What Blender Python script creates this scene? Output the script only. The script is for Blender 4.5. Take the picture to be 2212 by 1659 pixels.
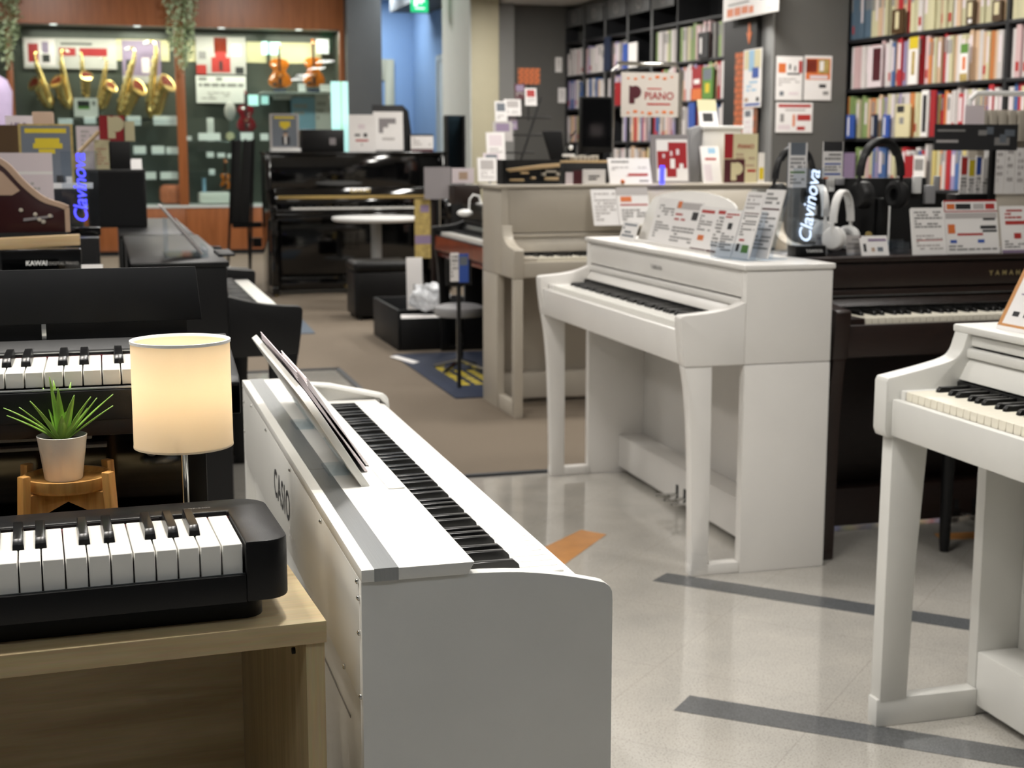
import bpy, bmesh, math, random
from mathutils import Vector, Matrix
for _o in list(bpy.data.objects): bpy.data.objects.remove(_o)
scene = bpy.context.scene
C = scene.collection
R = math.radians
# ------------------------------------------------------------------ camera
F_PX, PITCH, EYE, YAW = 3114.0, R(9.19), 1.259, R(15.8)   # world axes follow the rows of pianos
cam_d = bpy.data.cameras.new('camera'); cam = bpy.data.objects.new('camera', cam_d); C.objects.link(cam)
cam_d.sensor_fit = 'HORIZONTAL'; cam_d.sensor_width = 36.0; cam_d.lens = F_PX / 2212 * 36.0
cam.location = (0, 0, EYE); cam.rotation_euler = (R(90) - PITCH, 0, -YAW)
cam_d.clip_start = 0.05; cam_d.clip_end = 60
cam_d.dof.use_dof = True; cam_d.dof.focus_distance = 1.72; cam_d.dof.aperture_fstop = 9.5
scene.camera = cam
# ------------------------------------------------------------------ world, exposure, ceiling lights
scene.view_settings.view_transform = 'Standard'; scene.view_settings.look = 'None'
scene.view_settings.gamma = 1.0; scene.view_settings.use_curve_mapping = False
scene.view_settings.exposure = 0.18
scene.cycles.max_bounces = 5; scene.cycles.diffuse_bounces = 3; scene.cycles.glossy_bounces = 3; scene.cycles.transparent_max_bounces = 12; scene.cycles.adaptive_threshold = 0.1; scene.cycles.adaptive_min_samples = 24
world = bpy.data.worlds.new('world'); scene.world = world; world.use_nodes = True
world.node_tree.nodes['Background'].inputs[0].default_value = (0.9, 0.95, 1.0, 1)
world.node_tree.nodes['Background'].inputs[1].default_value = 0.02
def area(loc, sx, sy, power, col, rot=(0, 0, 0), spread=180):
    l = bpy.data.lights.new('area_light', 'AREA'); l.shape = 'RECTANGLE'; l.size = sx; l.size_y = sy
    l.energy = power; l.color = col; l.spread = R(spread)
    o = bpy.data.objects.new('ceiling_lamp_light', l); C.objects.link(o); o.location = loc; o.rotation_euler = rot
    return o
CEIL = 2.70
WARM, COOL = (1.0, 0.965, 0.92), (0.80, 0.90, 1.0)
LAMPS = [(x, y) for y in (0.1, 2.5, 4.6, 6.7, 8.8, 11.0) for x in (-1.6, 0.5, 2.6)] + [(-0.6, 2.0)]
for (x, y) in LAMPS:
    area((x, y, CEIL - 0.012), 0.5, 0.5, 4.6 if y < 1 else 15.5, (0.90, 0.95, 1.0) if y < 1 else WARM, spread=150)
area((0.36, 1.95, CEIL - 0.012), 0.10, 0.10, 6.5, (1.0, 0.97, 0.92), spread=110)
area((-0.30, 2.05, CEIL - 0.012), 0.10, 0.10, 5.0, (1.0, 0.92, 0.78), spread=110)
for (x, y) in ((3.95, 6.5), (3.85, 8.2), (3.75, 10.6), (3.6, 12.6)):
    area((x, y, CEIL - 0.012), 0.25, 0.8, 34, (1.0, 0.96, 0.9))
for (x, y) in ((-0.6, 16.0), (1.8, 16.0)): area((x, y, 3.38), 0.5, 0.5, 60, WARM)
area((3.9, 18.0, 3.36), 0.5, 1.8, 85, COOL)
area((3.7, 20.0, 3.36), 0.4, 0.8, 25, COOL)

# ------------------------------------------------------------------ pixel -> point helpers (each thing stands at its own real depth)
def _ray(px, py):
    X = (px - 1106) / F_PX; Y = -(py - 829.5) / F_PX
    c, s = math.cos(PITCH), math.sin(PITCH); d = (X, c + s * Y, -s + c * Y)
    ca, sa = math.cos(YAW), math.sin(YAW)
    return Vector((ca * d[0] + sa * d[1], -sa * d[0] + ca * d[1], d[2]))
_O = Vector((0, 0, EYE))
def PY(px, py, v): r = _ray(px, py); return _O + r * (v / r.y)
def PX(px, py, v): r = _ray(px, py); return _O + r * (v / r.x)
def PZ(px, py, v): r = _ray(px, py); return _O + r * ((v - EYE) / r.z)

# ------------------------------------------------------------------ materials
def lin(c):
    if isinstance(c, str): c = [int(c[i:i + 2], 16) / 255 for i in (0, 2, 4)]
    return tuple(((v / 12.92) if v <= 0.04045 else ((v + 0.055) / 1.055) ** 2.4) for v in c)
MATS = {}
def M(name, col='808080', rough=0.5, metal=0.0, var=0.05, scale=6.0, bump=0.0, bscale=120.0, emit=0.0, alpha=1.0, trans=0.0, coat=0.0, stretch=None, spec=0.5, ecol=None):
    if name in MATS: return MATS[name]
    m = bpy.data.materials.new(name); m.use_nodes = True; nt = m.node_tree; b = nt.nodes['Principled BSDF']
    rgb = lin(col)
    b.inputs['Roughness'].default_value = rough; b.inputs['Metallic'].default_value = metal
    b.inputs['Specular IOR Level'].default_value = spec
    b.inputs['Base Color'].default_value = (*rgb, 1)
    tc = nt.nodes.new('ShaderNodeTexCoord'); mp = nt.nodes.new('ShaderNodeMapping')
    nt.links.new(tc.outputs['Object'], mp.inputs['Vector'])
    if stretch: mp.inputs['Scale'].default_value = stretch
    if var > 0:
        n = nt.nodes.new('ShaderNodeTexNoise'); n.inputs['Scale'].default_value = scale; n.inputs['Detail'].default_value = 4
        nt.links.new(mp.outputs[0], n.inputs['Vector'])
        r = nt.nodes.new('ShaderNodeValToRGB')
        r.color_ramp.elements[0].position = 0.3; r.color_ramp.elements[1].position = 0.7
        r.color_ramp.elements[0].color = (*[max(0, v * (1 - var)) for v in rgb], 1)
        r.color_ramp.elements[1].color = (*[min(1, v * (1 + var)) for v in rgb], 1)
        nt.links.new(n.outputs['Fac'], r.inputs['Fac']); nt.links.new(r.outputs['Color'], b.inputs['Base Color'])
    if bump > 0:
        n2 = nt.nodes.new('ShaderNodeTexNoise'); n2.inputs['Scale'].default_value = bscale; n2.inputs['Detail'].default_value = 3
        bp = nt.nodes.new('ShaderNodeBump'); bp.inputs['Strength'].default_value = bump; bp.inputs['Distance'].default_value = 0.002
        nt.links.new(mp.outputs[0], n2.inputs['Vector']); nt.links.new(n2.outputs['Fac'], bp.inputs['Height']); nt.links.new(bp.outputs[0], b.inputs['Normal'])
    if emit > 0:
        b.inputs['Emission Color'].default_value = (*(lin(ecol) if ecol else rgb), 1); b.inputs['Emission Strength'].default_value = emit
    if alpha < 1: b.inputs['Alpha'].default_value = alpha
    if trans > 0: b.inputs['Transmission Weight'].default_value = trans
    if coat > 0: b.inputs['Coat Weight'].default_value = coat; b.inputs['Coat Roughness'].default_value = 0.05
    MATS[name] = m; return m
def glassy(name, col, fac=0.12, rough=0.03):
    # thin clear sheet: mostly transparent, a little gloss
    m = bpy.data.materials.new(name); m.use_nodes = True; nt = m.node_tree; nt.nodes.clear()
    o = nt.nodes.new('ShaderNodeOutputMaterial'); t = nt.nodes.new('ShaderNodeBsdfTransparent'); g = nt.nodes.new('ShaderNodeBsdfGlossy'); x = nt.nodes.new('ShaderNodeMixShader')
    lw = nt.nodes.new('ShaderNodeLayerWeight'); lw.inputs[0].default_value = 0.35; fr = nt.nodes.new('ShaderNodeMath'); fr.operation = 'POWER'; fr.inputs[1].default_value = 3.0; nt.links.new(lw.outputs['Facing'], fr.inputs[0])
    mu = nt.nodes.new('ShaderNodeMath'); mu.operation = 'MULTIPLY_ADD'; mu.inputs[1].default_value = 0.45; mu.inputs[2].default_value = fac
    t.inputs[0].default_value = (*lin(col), 1); g.inputs[0].default_value = (0.9, 0.92, 0.95, 1); g.inputs['Roughness'].default_value = rough
    nt.links.new(fr.outputs[0], mu.inputs[0]); nt.links.new(mu.outputs[0], x.inputs[0])
    nt.links.new(t.outputs[0], x.inputs[1]); nt.links.new(g.outputs[0], x.inputs[2]); nt.links.new(x.outputs[0], o.inputs[0])
    MATS[name] = m; return m
def woodmat(name, c0, c1, rough=0.4, axis=0, scale=1.0, bump=0.1):
    m = bpy.data.materials.new(name); m.use_nodes = True; nt = m.node_tree; b = nt.nodes['Principled BSDF']
    tc = nt.nodes.new('ShaderNodeTexCoord'); mp = nt.nodes.new('ShaderNodeMapping')
    s = [14 * scale] * 3; s[axis] = 1.0 * scale; mp.inputs['Scale'].default_value = s
    n = nt.nodes.new('ShaderNodeTexNoise'); n.inputs['Scale'].default_value = 3; n.inputs['Detail'].default_value = 6; n.inputs['Distortion'].default_value = 0.6
    r = nt.nodes.new('ShaderNodeValToRGB'); r.color_ramp.elements[0].position = 0.3; r.color_ramp.elements[1].position = 0.72
    r.color_ramp.elements[0].color = (*lin(c0), 1); r.color_ramp.elements[1].color = (*lin(c1), 1)
    n2 = nt.nodes.new('ShaderNodeTexNoise'); n2.inputs['Scale'].default_value = 30; n2.inputs['Detail'].default_value = 4
    mx = nt.nodes.new('ShaderNodeMix'); mx.data_type = 'RGBA'; mx.blend_type = 'MULTIPLY'; mx.inputs[0].default_value = 0.25
    bp = nt.nodes.new('ShaderNodeBump'); bp.inputs['Strength'].default_value = bump; bp.inputs['Distance'].default_value = 0.001
    L = nt.links.new
    L(tc.outputs['Object'], mp.inputs[0]); L(mp.outputs[0], n.inputs['Vector']); L(mp.outputs[0], n2.inputs['Vector']); L(n.outputs['Fac'], r.inputs['Fac'])
    L(r.outputs['Color'], mx.inputs['A']); L(n2.outputs['Color'], mx.inputs['B']); L(mx.outputs['Result'], b.inputs['Base Color'])
    L(n2.outputs['Fac'], bp.inputs['Height']); L(bp.outputs[0], b.inputs['Normal']); b.inputs['Roughness'].default_value = rough
    MATS[name] = m; return m
def objcol(name, rough=0.5):
    m = bpy.data.materials.new(name); m.use_nodes = True; nt = m.node_tree; b = nt.nodes['Principled BSDF']
    oi = nt.nodes.new('ShaderNodeObjectInfo'); n = nt.nodes.new('ShaderNodeTexNoise'); n.inputs['Scale'].default_value = 25
    mx = nt.nodes.new('ShaderNodeMix'); mx.data_type = 'RGBA'; mx.blend_type = 'MULTIPLY'; mx.inputs[0].default_value = 0.25
    nt.links.new(oi.outputs['Color'], mx.inputs['A']); nt.links.new(n.outputs['Fac'], mx.inputs['B']); nt.links.new(mx.outputs['Result'], b.inputs['Base Color'])
    b.inputs['Roughness'].default_value = rough; MATS[name] = m; return m

# ------------------------------------------------------------------ mesh builder
class MB:
    def __init__(s, o=(0, 0, 0)): s.v = []; s.f = []; s.o = Vector(o); s.fm = []; s.cur = 0
    def add(s, vs, fs):
        k = len(s.v); s.v += [Vector(p) - s.o for p in vs]; s.f += [tuple(i + k for i in f) for f in fs]; s.fm += [s.cur] * len(fs); return s
    def box(s, x0, x1, y0, y1, z0, z1):
        return s.add([(x0, y0, z0), (x1, y0, z0), (x1, y1, z0), (x0, y1, z0), (x0, y0, z1), (x1, y0, z1), (x1, y1, z1), (x0, y1, z1)],
                     [(0, 3, 2, 1), (4, 5, 6, 7), (0, 1, 5, 4), (1, 2, 6, 5), (2, 3, 7, 6), (3, 0, 4, 7)])
    def prism(s, pts, axis, a0, a1):
        # polygon pts in the other two axes (x:(y,z), y:(x,z), z:(x,y)) swept along axis
        n = len(pts)
        def q(p, a): return (a, p[0], p[1]) if axis == 'x' else (p[0], a, p[1]) if axis == 'y' else (p[0], p[1], a)
        return s.add([q(p, a0) for p in pts] + [q(p, a1) for p in pts],
                     [tuple(range(n)), tuple(range(2 * n - 1, n - 1, -1))] + [(i, i + n, (i + 1) % n + n, (i + 1) % n) for i in range(n)])
    def frame(s, pts, org, ex, ey, t):
        # polygon in the plane (ex, ey) at org, extruded by t along the normal
        ex = Vector(ex).normalized(); ey = Vector(ey).normalized(); nz = ex.cross(ey); org = Vector(org); n = len(pts)
        a = [org + ex * p[0] + ey * p[1] for p in pts]
        return s.add(a + [p + nz * t for p in a], [tuple(range(n)), tuple(range(2 * n - 1, n - 1, -1))] + [(i, i + n, (i + 1) % n + n, (i + 1) % n) for i in range(n)])
    def lathe(s, prof, c=(0, 0, 0), n=24, close=False, ax=None):
        # prof: (r, z) list around z through c
        k = len(prof); vs = []; fs = []
        for j in range(n):
            a = 2 * math.pi * j / n
            for r, z in prof: vs.append((c[0] + r * math.cos(a), c[1] + r * math.sin(a), c[2] + z))
        for j in range(n):
            for i in range(k - 1 if not close else k):
                i2 = (i + 1) % k; fs.append((j * k + i, ((j + 1) % n) * k + i, ((j + 1) % n) * k + i2, j * k + i2))
        if ax is not None:
            q = Vector((0, 0, 1)).rotation_difference(Vector(ax)); vs = [Vector(c) + q @ (Vector(p) - Vector(c)) for p in vs]
        return s.add(vs, fs)
    def cyl(s, c, r, h, n=16, ax=None, r2=None):
        r2 = r if r2 is None else r2
        return s.lathe([(0, 0), (r, 0), (r2, h), (0, h)], c, n, ax=ax)
    def tube(s, path, rad, n=8):
        path = [Vector(p) for p in path]; k = len(path)
        rr = rad if isinstance(rad, (list, tuple)) else [rad] * k
        vs = []; fs = []; up = Vector((0.13, 0.27, 0.95))
        for i, p in enumerate(path):
            d = (path[min(i + 1, k - 1)] - path[max(i - 1, 0)]).normalized()
            a = d.cross(up); a = a.normalized() if a.length > 1e-4 else d.cross(Vector((1, 0, 0))).normalized(); b = d.cross(a)
            for j in range(n):
                t = 2 * math.pi * j / n; vs.append(p + (a * math.cos(t) + b * math.sin(t)) * rr[i])
        for i in range(k - 1):
            for j in range(n): fs.append((i * n + j, i * n + (j + 1) % n, (i + 1) * n + (j + 1) % n, (i + 1) * n + j))
        fs.append(tuple(range(n - 1, -1, -1))); fs.append(tuple((k - 1) * n + j for j in range(n)))
        return s.add(vs, fs)
    def sphere(s, c, r, n=12, m=8, sc=(1, 1, 1)):
        vs = []; fs = []
        for i in range(m + 1):
            t = math.pi * i / m
            for j in range(n):
                a = 2 * math.pi * j / n; vs.append((c[0] + sc[0] * r * math.sin(t) * math.cos(a), c[1] + sc[1] * r * math.sin(t) * math.sin(a), c[2] + sc[2] * r * math.cos(t)))
        for i in range(m):
            for j in range(n): fs.append((i * n + j, i * n + (j + 1) % n, (i + 1) * n + (j + 1) % n, (i + 1) * n + j))
        return s.add(vs, fs)
    def text(s, txt, size, org, ex, ey, t=0.0006, shear=0.0, bold=0.0, align='CENTER', space=1.0):
        cu = bpy.data.curves.new('tmp', 'FONT'); cu.body = txt; cu.size = size; cu.extrude = 0; cu.shear = shear; cu.offset = bold
        cu.align_x = align; cu.align_y = 'CENTER'; cu.space_character = space; cu.resolution_u = 3
        ob = bpy.data.objects.new('tmp', cu); C.objects.link(ob)
        dg = bpy.context.evaluated_depsgraph_get(); me = bpy.data.meshes.new_from_object(ob.evaluated_get(dg))
        ex = Vector(ex).normalized(); ey = Vector(ey).normalized(); nz = ex.cross(ey); org = Vector(org)
        vs = [org + ex * v.co.x + ey * v.co.y + nz * t for v in me.vertices]
        s.add(vs, [tuple(p.vertices) for p in me.polygons])
        bpy.data.objects.remove(ob); bpy.data.meshes.remove(me); bpy.data.curves.remove(cu); return s
    def mesh(s, name, mats, bevel=0.0, smooth=False, seg=2):
        me = bpy.data.meshes.new(name); me.from_pydata([tuple(v) for v in s.v], [], s.f)
        for m in (mats if isinstance(mats, (list, tuple)) else [mats]): me.materials.append(MATS[m] if isinstance(m, str) else m)
        if any(s.fm): me.polygons.foreach_set('material_index', s.fm)
        bm = bmesh.new(); bm.from_mesh(me); bmesh.ops.remove_doubles(bm, verts=bm.verts, dist=1e-6)
        bmesh.ops.recalc_face_normals(bm, faces=bm.faces)
        if bevel > 0:
            ed = [e for e in bm.edges if len(e.link_faces) == 2 and e.calc_face_angle(0) > R(35)]
            bmesh.ops.bevel(bm, geom=ed, offset=bevel, segments=seg, affect='EDGES', profile=0.5, clamp_overlap=True)
        if smooth or bevel > 0:
            for f in bm.faces: f.smooth = True
            for e in bm.edges:
                if len(e.link_faces) == 2 and e.calc_face_angle(0) > R(38): e.smooth = False
        bm.to_mesh(me); bm.free(); me.update(); return me
    def build(s, name, mats, parent=None, bevel=0.0, smooth=False, label=None, kind=None, seg=2):
        o = bpy.data.objects.new(name, s.mesh(name, mats, bevel, smooth, seg)); C.objects.link(o)
        if parent: o.parent = parent
        if label: o['label'] = label
        if kind: o['kind'] = kind
        return o
    def solo(s, name, mats, label, cat, group=None, bevel=0.0, smooth=False, kind=None):
        # a thing that is one mesh: origin to the middle of its base
        xs = [v.x for v in s.v]; ys = [v.y for v in s.v]; zs = [v.z for v in s.v]
        c = Vector(((min(xs) + max(xs)) / 2, (min(ys) + max(ys)) / 2, min(zs))); s.v = [v - c for v in s.v]
        o = s.build(name, mats, None, bevel, smooth); o.location = c + s.o; tag(o, label, cat, group)
        if kind: o['kind'] = kind
        return o
def tag(o, label, cat, group=None):
    o['label'] = label; o['category'] = cat
    if group: o['group'] = group
    return o
def thing(name, label, cat, loc=(0, 0, 0), rz=0.0, group=None, tilt=0.0):
    o = bpy.data.objects.new(name, None); C.objects.link(o); o.empty_display_size = 0.05
    o.location = loc; o.rotation_euler = (-tilt, 0, rz); return tag(o, label, cat, group)
def inst(me, name, parent, loc=(0, 0, 0), rot=None):
    o = bpy.data.objects.new(name, me); C.objects.link(o); o.parent = parent; o.location = loc
    if rot: o.rotation_euler = rot
    return o
def struct(o): o['kind'] = 'structure'; return o
def copy_tree(src, loc, rz=None, label=None, group=None):
    r = src.copy(); C.objects.link(r); r.location = loc
    if rz is not None: r.rotation_euler = (src.rotation_euler[0], src.rotation_euler[1], rz)
    if label: r['label'] = label
    if group: r['group'] = group
    for ch in src.children:
        c = ch.copy(); C.objects.link(c); c.parent = r
        for g in ch.children:
            d = g.copy(); C.objects.link(d); d.parent = c
    return r
def rrect(x0, x1, y0, y1, r, n=6, corners=(1, 1, 1, 1)):
    # rounded rectangle outline, corners: (x0y0, x1y0, x1y1, x0y1)
    pts = []
    for (cx, cy, a0, on) in ((x0 + r, y0 + r, 180, corners[0]), (x1 - r, y0 + r, 270, corners[1]), (x1 - r, y1 - r, 0, corners[2]), (x0 + r, y1 - r, 90, corners[3])):
        if on:
            for i in range(n + 1):
                a = R(a0 + 90 * i / n); pts.append((cx + r * math.cos(a), cy + r * math.sin(a)))
        else:
            pts.append((x0 if a0 in (180, 90) else x1, y0 if a0 in (180, 270) else y1))
    return pts
rnd = random.Random(7)
# ================================================================== materials
M('white_paint', 'E9E6E1', 0.32, var=0.02); M('white_satin', 'DCDBD6', 0.42, var=0.03, bump=0.05, bscale=400)
M('cream_paint', 'BBB3A5', 0.40, var=0.03); M('black_satin', '121213', 0.4, var=0.1, bump=0.08, bscale=600, spec=0.3)
M('black_gloss', '050506', 0.07, var=0.0, coat=0.5); M('black_matte', '0E0E0F', 0.6, var=0.1); M('black_panel', '131416', 0.5, var=0.1, spec=0.3)
M('rosewood', '231611', 0.38, var=0.25, scale=30, stretch=(1, 8, 8)); M('ivory_key', 'F1EFE8', 0.22, var=0.01); M('ebony_key', '0B0B0C', 0.3, var=0.0)
M('cream_key', 'EDE7D6', 0.28, var=0.01); M('red_felt', '5A0F22', 0.9, var=0.2); M('chrome', 'C9C9C6', 0.12, 1.0, var=0.0)
M('brushed_silver', 'B4B7B9', 0.33, 1.0, var=0.06, scale=40, stretch=(0.2, 30, 1)); M('gilt', 'DCC27A', 0.4, 0.2, var=0); M('gold', 'D8BC7C', 0.27, 0.85, var=0.1, scale=40)
M('brass_dull', 'DCC88E', 0.3, 0.6, var=0.1); M('print_grey', '8E8C8A', 0.6, var=0); M('print_dark', '2A2A2C', 0.6, var=0)
M('paper', 'EFECEA', 0.6, var=0.02); M('paper_pink', 'E2D6DA', 0.6, var=0.03); M('paper_grey', 'B9B4B2', 0.6, var=0.03); M('paper_cream', 'D8CFA8', 0.6, var=0.03)
M('sign_card', 'CDC5BC', 0.6, var=0.02); M('card_grey', '8A8587', 0.6, var=0.05); M('slate_print', '6C737C', 0.5, var=0.03); M('yellow_print', 'D8C02C', 0.5, var=0); M('red_print', 'B0332F', 0.5, var=0)
M('red_bold', '9E1F26', 0.5, var=0.05); M('maroon_print', '4B1620', 0.5, var=0.05); M('orange_print', 'D9743A', 0.5, var=0.04); M('blue_print', '3556A8', 0.5, var=0)
M('green_print', '5E8C3E', 0.5, var=0.1); M('sky_print', '9CC4E0', 0.5, var=0.05); M('lilac_print', '8C7A96', 0.5, var=0.05); M('navy', '1B2740', 0.8, var=0.1, scale=60)
M('wall_grey', '5C5B58', 0.75, var=0.03); M('wall_light', '8A8A88', 0.7, var=0.03); M('wall_cream', 'C9C2A6', 0.6, var=0.02); M('wall_pale', 'D6DAD6', 0.6, var=0.02)
M('wall_blue', '9FBDE2', 0.6, var=0.04, scale=1.5); M('wall_white', 'C4C8CC', 0.8, var=0.02); M('ceiling_white', 'DAD8D4', 0.85, var=0.02)
M('shelf_black', '26272A', 0.5, var=0.08); M('shelf_grey', '6A6B6C', 0.45, 0.3, var=0.05); M('post_grey', '9A9B9A', 0.4, 0.3, var=0.04)
M('carpet_brown', '776B5C', 0.95, var=0.12, scale=180, bump=0.5, bscale=700); M('edge_dark', '3F4144', 0.5, 0.4, var=0.05)
M('inlay_dark', '5A5C5E', 0.3, var=0.5, scale=260, coat=0.25); M('tape_orange', 'C58A4E', 0.4, var=0.08, scale=20)
M('mat_blue', '5D6874', 0.9, var=0.1, scale=80); M('plastic_white', 'F2F2F0', 0.35, var=0.01); M('plastic_grey', '9A9A9C', 0.4, var=0.03)
M('leaf', '86AE4A', 0.35, var=0.25, scale=30, spec=0.4); M('leaf_pale', 'C6D6B0', 0.6, var=0.3, scale=20); M('stem_green', '6F8550', 0.6, var=0.2)
M('pot_white', 'E3E0DB', 0.3, var=0.02, bump=0.03, bscale=300); M('soil', '4A4742', 0.95, var=0.4, scale=200, bump=1.0, bscale=300)
M('showcase_back', '4C504A', 0.3, var=0.1, scale=2); M('lilac_cloth', 'B9A8C6', 0.8, var=0.08); M('terracotta_bag', 'D27A58', 0.6, var=0.15, scale=20)
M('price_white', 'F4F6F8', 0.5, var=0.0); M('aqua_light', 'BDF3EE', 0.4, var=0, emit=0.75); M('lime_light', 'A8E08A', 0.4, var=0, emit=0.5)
M('neon_violet', '5A58FF', 0.4, var=0, emit=1.6, ecol='4A4CFF'); M('neon_white', 'DCEBFF', 0.4, var=0, emit=1.1, ecol='CFE4FF')
M('exit_green', '35C98C', 0.5, var=0, emit=1.1, ecol='22C67E'); M('exit_white', 'F0FFF8', 0.5, var=0, emit=1.3)
M('lamp_panel', 'F4F6F8', 0.5, var=0, emit=3.0); M('bulb', 'FFE2B4', 0.5, var=0, emit=12.0)
M('violin_wood', 'C06A1E', 0.18, var=0.25, scale=12, coat=0.5); M('violin_dark', '7A2A18', 0.2, var=0.25, scale=12, coat=0.5); M('cherry_red', '7E1220', 0.18, var=0.2, coat=0.5)
M('dark_rubber', '1C1C1D', 0.7, var=0.1); M('headphone_black', '161617', 0.45, var=0.08); M('headphone_white', 'E6E4E1', 0.35, var=0.02)
M('brick_print', 'C4693C', 0.7, var=0.25, scale=14); M('mortar', '8A5A40', 0.8, var=0.1); M('bag_clear', 'D9DCE0', 0.25, var=0.2, scale=30, bump=0.8, bscale=40)
M('gold_patch', 'B09A5C', 0.5, var=0.3, scale=25); M('brown_board', '4A3418', 0.6, var=0.15); M('maroon_board', '331416', 0.3, var=0.1); M('tan_card', 'B59A84', 0.6, var=0.05)
glassy('clear_sheet', 'F4F8FA', 0.06); glassy('glass_pane', 'EEF4F0', 0.012, 0.01); glassy('smoke_sheet', '8FA0A6', 0.08)
glassy('acrylic', 'F2F6FA', 0.08, 0.08)
woodmat('oak', 'B29A70', 'D6C298', 0.45, 0, 0.8, 0.15); woodmat('oak_v', 'B29A70', 'D6C298', 0.45, 2, 0.8, 0.15); woodmat('bamboo', 'B07A3A', 'D9A862', 0.4, 2, 2.0, 0.1)
woodmat('cherry_wood', '97592F', 'B36C3E', 0.35, 2, 0.5, 0.05); woodmat('pale_wood', 'C7A674', 'DCC299', 0.5, 0, 1.0); objcol('book_cover')
# lamp shade: thin cloth that lets the bulb's light through
def _shade():
    m = bpy.data.materials.new('lamp_shade_cloth'); m.use_nodes = True; nt = m.node_tree; nt.nodes.clear(); L = nt.links.new
    o = nt.nodes.new('ShaderNodeOutputMaterial'); d = nt.nodes.new('ShaderNodeBsdfDiffuse'); t = nt.nodes.new('ShaderNodeBsdfTranslucent'); x = nt.nodes.new('ShaderNodeMixShader')
    tc = nt.nodes.new('ShaderNodeTexCoord'); n = nt.nodes.new('ShaderNodeTexNoise'); n.inputs['Scale'].default_value = 900; bp = nt.nodes.new('ShaderNodeBump'); bp.inputs['Strength'].default_value = 0.15; bp.inputs['Distance'].default_value = 0.001
    L(tc.outputs['Object'], n.inputs['Vector']); L(n.outputs['Fac'], bp.inputs['Height']); L(bp.outputs[0], d.inputs['Normal'])
    d.inputs[0].default_value = (*lin('EFE6D6'), 1); t.inputs[0].default_value = (*lin('FBF1DE'), 1); x.inputs[0].default_value = 0.5
    L(d.outputs[0], x.inputs[1]); L(t.outputs[0], x.inputs[2]); L(x.outputs[0], o.inputs[0]); MATS['lamp_shade_cloth'] = m
_shade()
def _floor():
    m = bpy.data.materials.new('vinyl_floor'); m.use_nodes = True; nt = m.node_tree; b = nt.nodes['Principled BSDF']; L = nt.links.new
    tc = nt.nodes.new('ShaderNodeTexCoord')
    n1 = nt.nodes.new('ShaderNodeTexNoise'); n1.inputs['Scale'].default_value = 230; n1.inputs['Detail'].default_value = 2
    r1 = nt.nodes.new('ShaderNodeValToRGB'); e = r1.color_ramp.elements; e[0].position = 0.28; e[0].color = (*lin('8F8B82'), 1); e[1].position = 0.46; e[1].color = (*lin('C6C2BA'), 1)
    n2 = nt.nodes.new('ShaderNodeTexNoise'); n2.inputs['Scale'].default_value = 7; n2.inputs['Detail'].default_value = 6
    r2 = nt.nodes.new('ShaderNodeValToRGB'); e = r2.color_ramp.elements; e[0].position = 0.3; e[0].color = (0.86, 0.86, 0.86, 1); e[1].position = 0.7; e[1].color = (1, 0.99, 0.98, 1)
    mp = nt.nodes.new('ShaderNodeMapping'); mp.inputs['Rotation'].default_value = (0, 0, R(45))
    br = nt.nodes.new('ShaderNodeTexBrick'); br.offset = 0.0; br.inputs['Scale'].default_value = 1.0; br.inputs['Mortar Size'].default_value = 0.0012; br.inputs['Brick Width'].default_value = 0.45; br.inputs['Row Height'].default_value = 0.45
    br.inputs['Color1'].default_value = (1, 1, 1, 1); br.inputs['Color2'].default_value = (0.97, 0.97, 0.97, 1); br.inputs['Mortar'].default_value = (0.8, 0.79, 0.78, 1)
    m1 = nt.nodes.new('ShaderNodeMix'); m1.data_type = 'RGBA'; m1.blend_type = 'MULTIPLY'; m1.inputs[0].default_value = 1
    m2 = nt.nodes.new('ShaderNodeMix'); m2.data_type = 'RGBA'; m2.blend_type = 'MULTIPLY'; m2.inputs[0].default_value = 1
    for n in (n1, n2): L(tc.outputs['Object'], n.inputs['Vector'])
    L(tc.outputs['Object'], mp.inputs[0]); L(mp.outputs[0], br.inputs['Vector'])
    L(n1.outputs['Fac'], r1.inputs['Fac']); L(n2.outputs['Fac'], r2.inputs['Fac']); L(r1.outputs['Color'], m1.inputs['A']); L(r2.outputs['Color'], m1.inputs['B'])
    L(m1.outputs['Result'], m2.inputs['A']); L(br.outputs['Color'], m2.inputs['B']); L(m2.outputs['Result'], b.inputs['Base Color'])
    b.inputs['Roughness'].default_value = 0.16; b.inputs['Coat Weight'].default_value = 0.9; b.inputs['Coat Roughness'].default_value = 0.07
    MATS['vinyl_floor'] = m
_floor()
# ================================================================== the setting
floor = struct(MB().box(-4, 7, -3, 22, -0.05, 0).build('floor', 'vinyl_floor'))
strip = lambda pts, mat, nm, lab: MB().prism(pts, 'z', 0.0, 0.0012).build(nm, mat, floor, label=lab)
strip([(1.525, 3.856), (2.173, 3.208), (2.233, 3.279), (1.595, 3.920)], 'inlay_dark', 'inlay_strip', 'dark grey speckled strip inlaid in the pale floor')
strip([(1.205, 2.905), (1.784, 2.419), (2.30, 1.985), (2.36, 2.06), (1.84, 2.498), (1.275, 2.979)], 'inlay_dark', 'inlay_strip', 'dark grey speckled strip inlaid in the pale floor')
strip([(1.225, 4.095), (1.292, 4.05), (1.567, 4.387), (1.505, 4.466), (1.225, 4.20)], 'tape_orange', 'floor_marking', 'orange strip marking on the pale floor')
strip([(2.60, 4.03), (2.86, 3.99), (2.86, 4.07), (2.62, 4.10)], 'tape_orange', 'floor_marking', 'orange strip marking on the floor')
carpet = MB().prism([(1.30, 5.36), (4.38, 5.36), (4.38, 13.98), (3.5, 13.98), (3.5, 17.98), (-4, 17.98), (-4, 8.3), (1.30, 8.3)], 'z', 0.0, 0.006).solo('carpet', 'carpet_brown', 'brown carpet laid over the back half of the shop floor', 'carpet')
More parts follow.
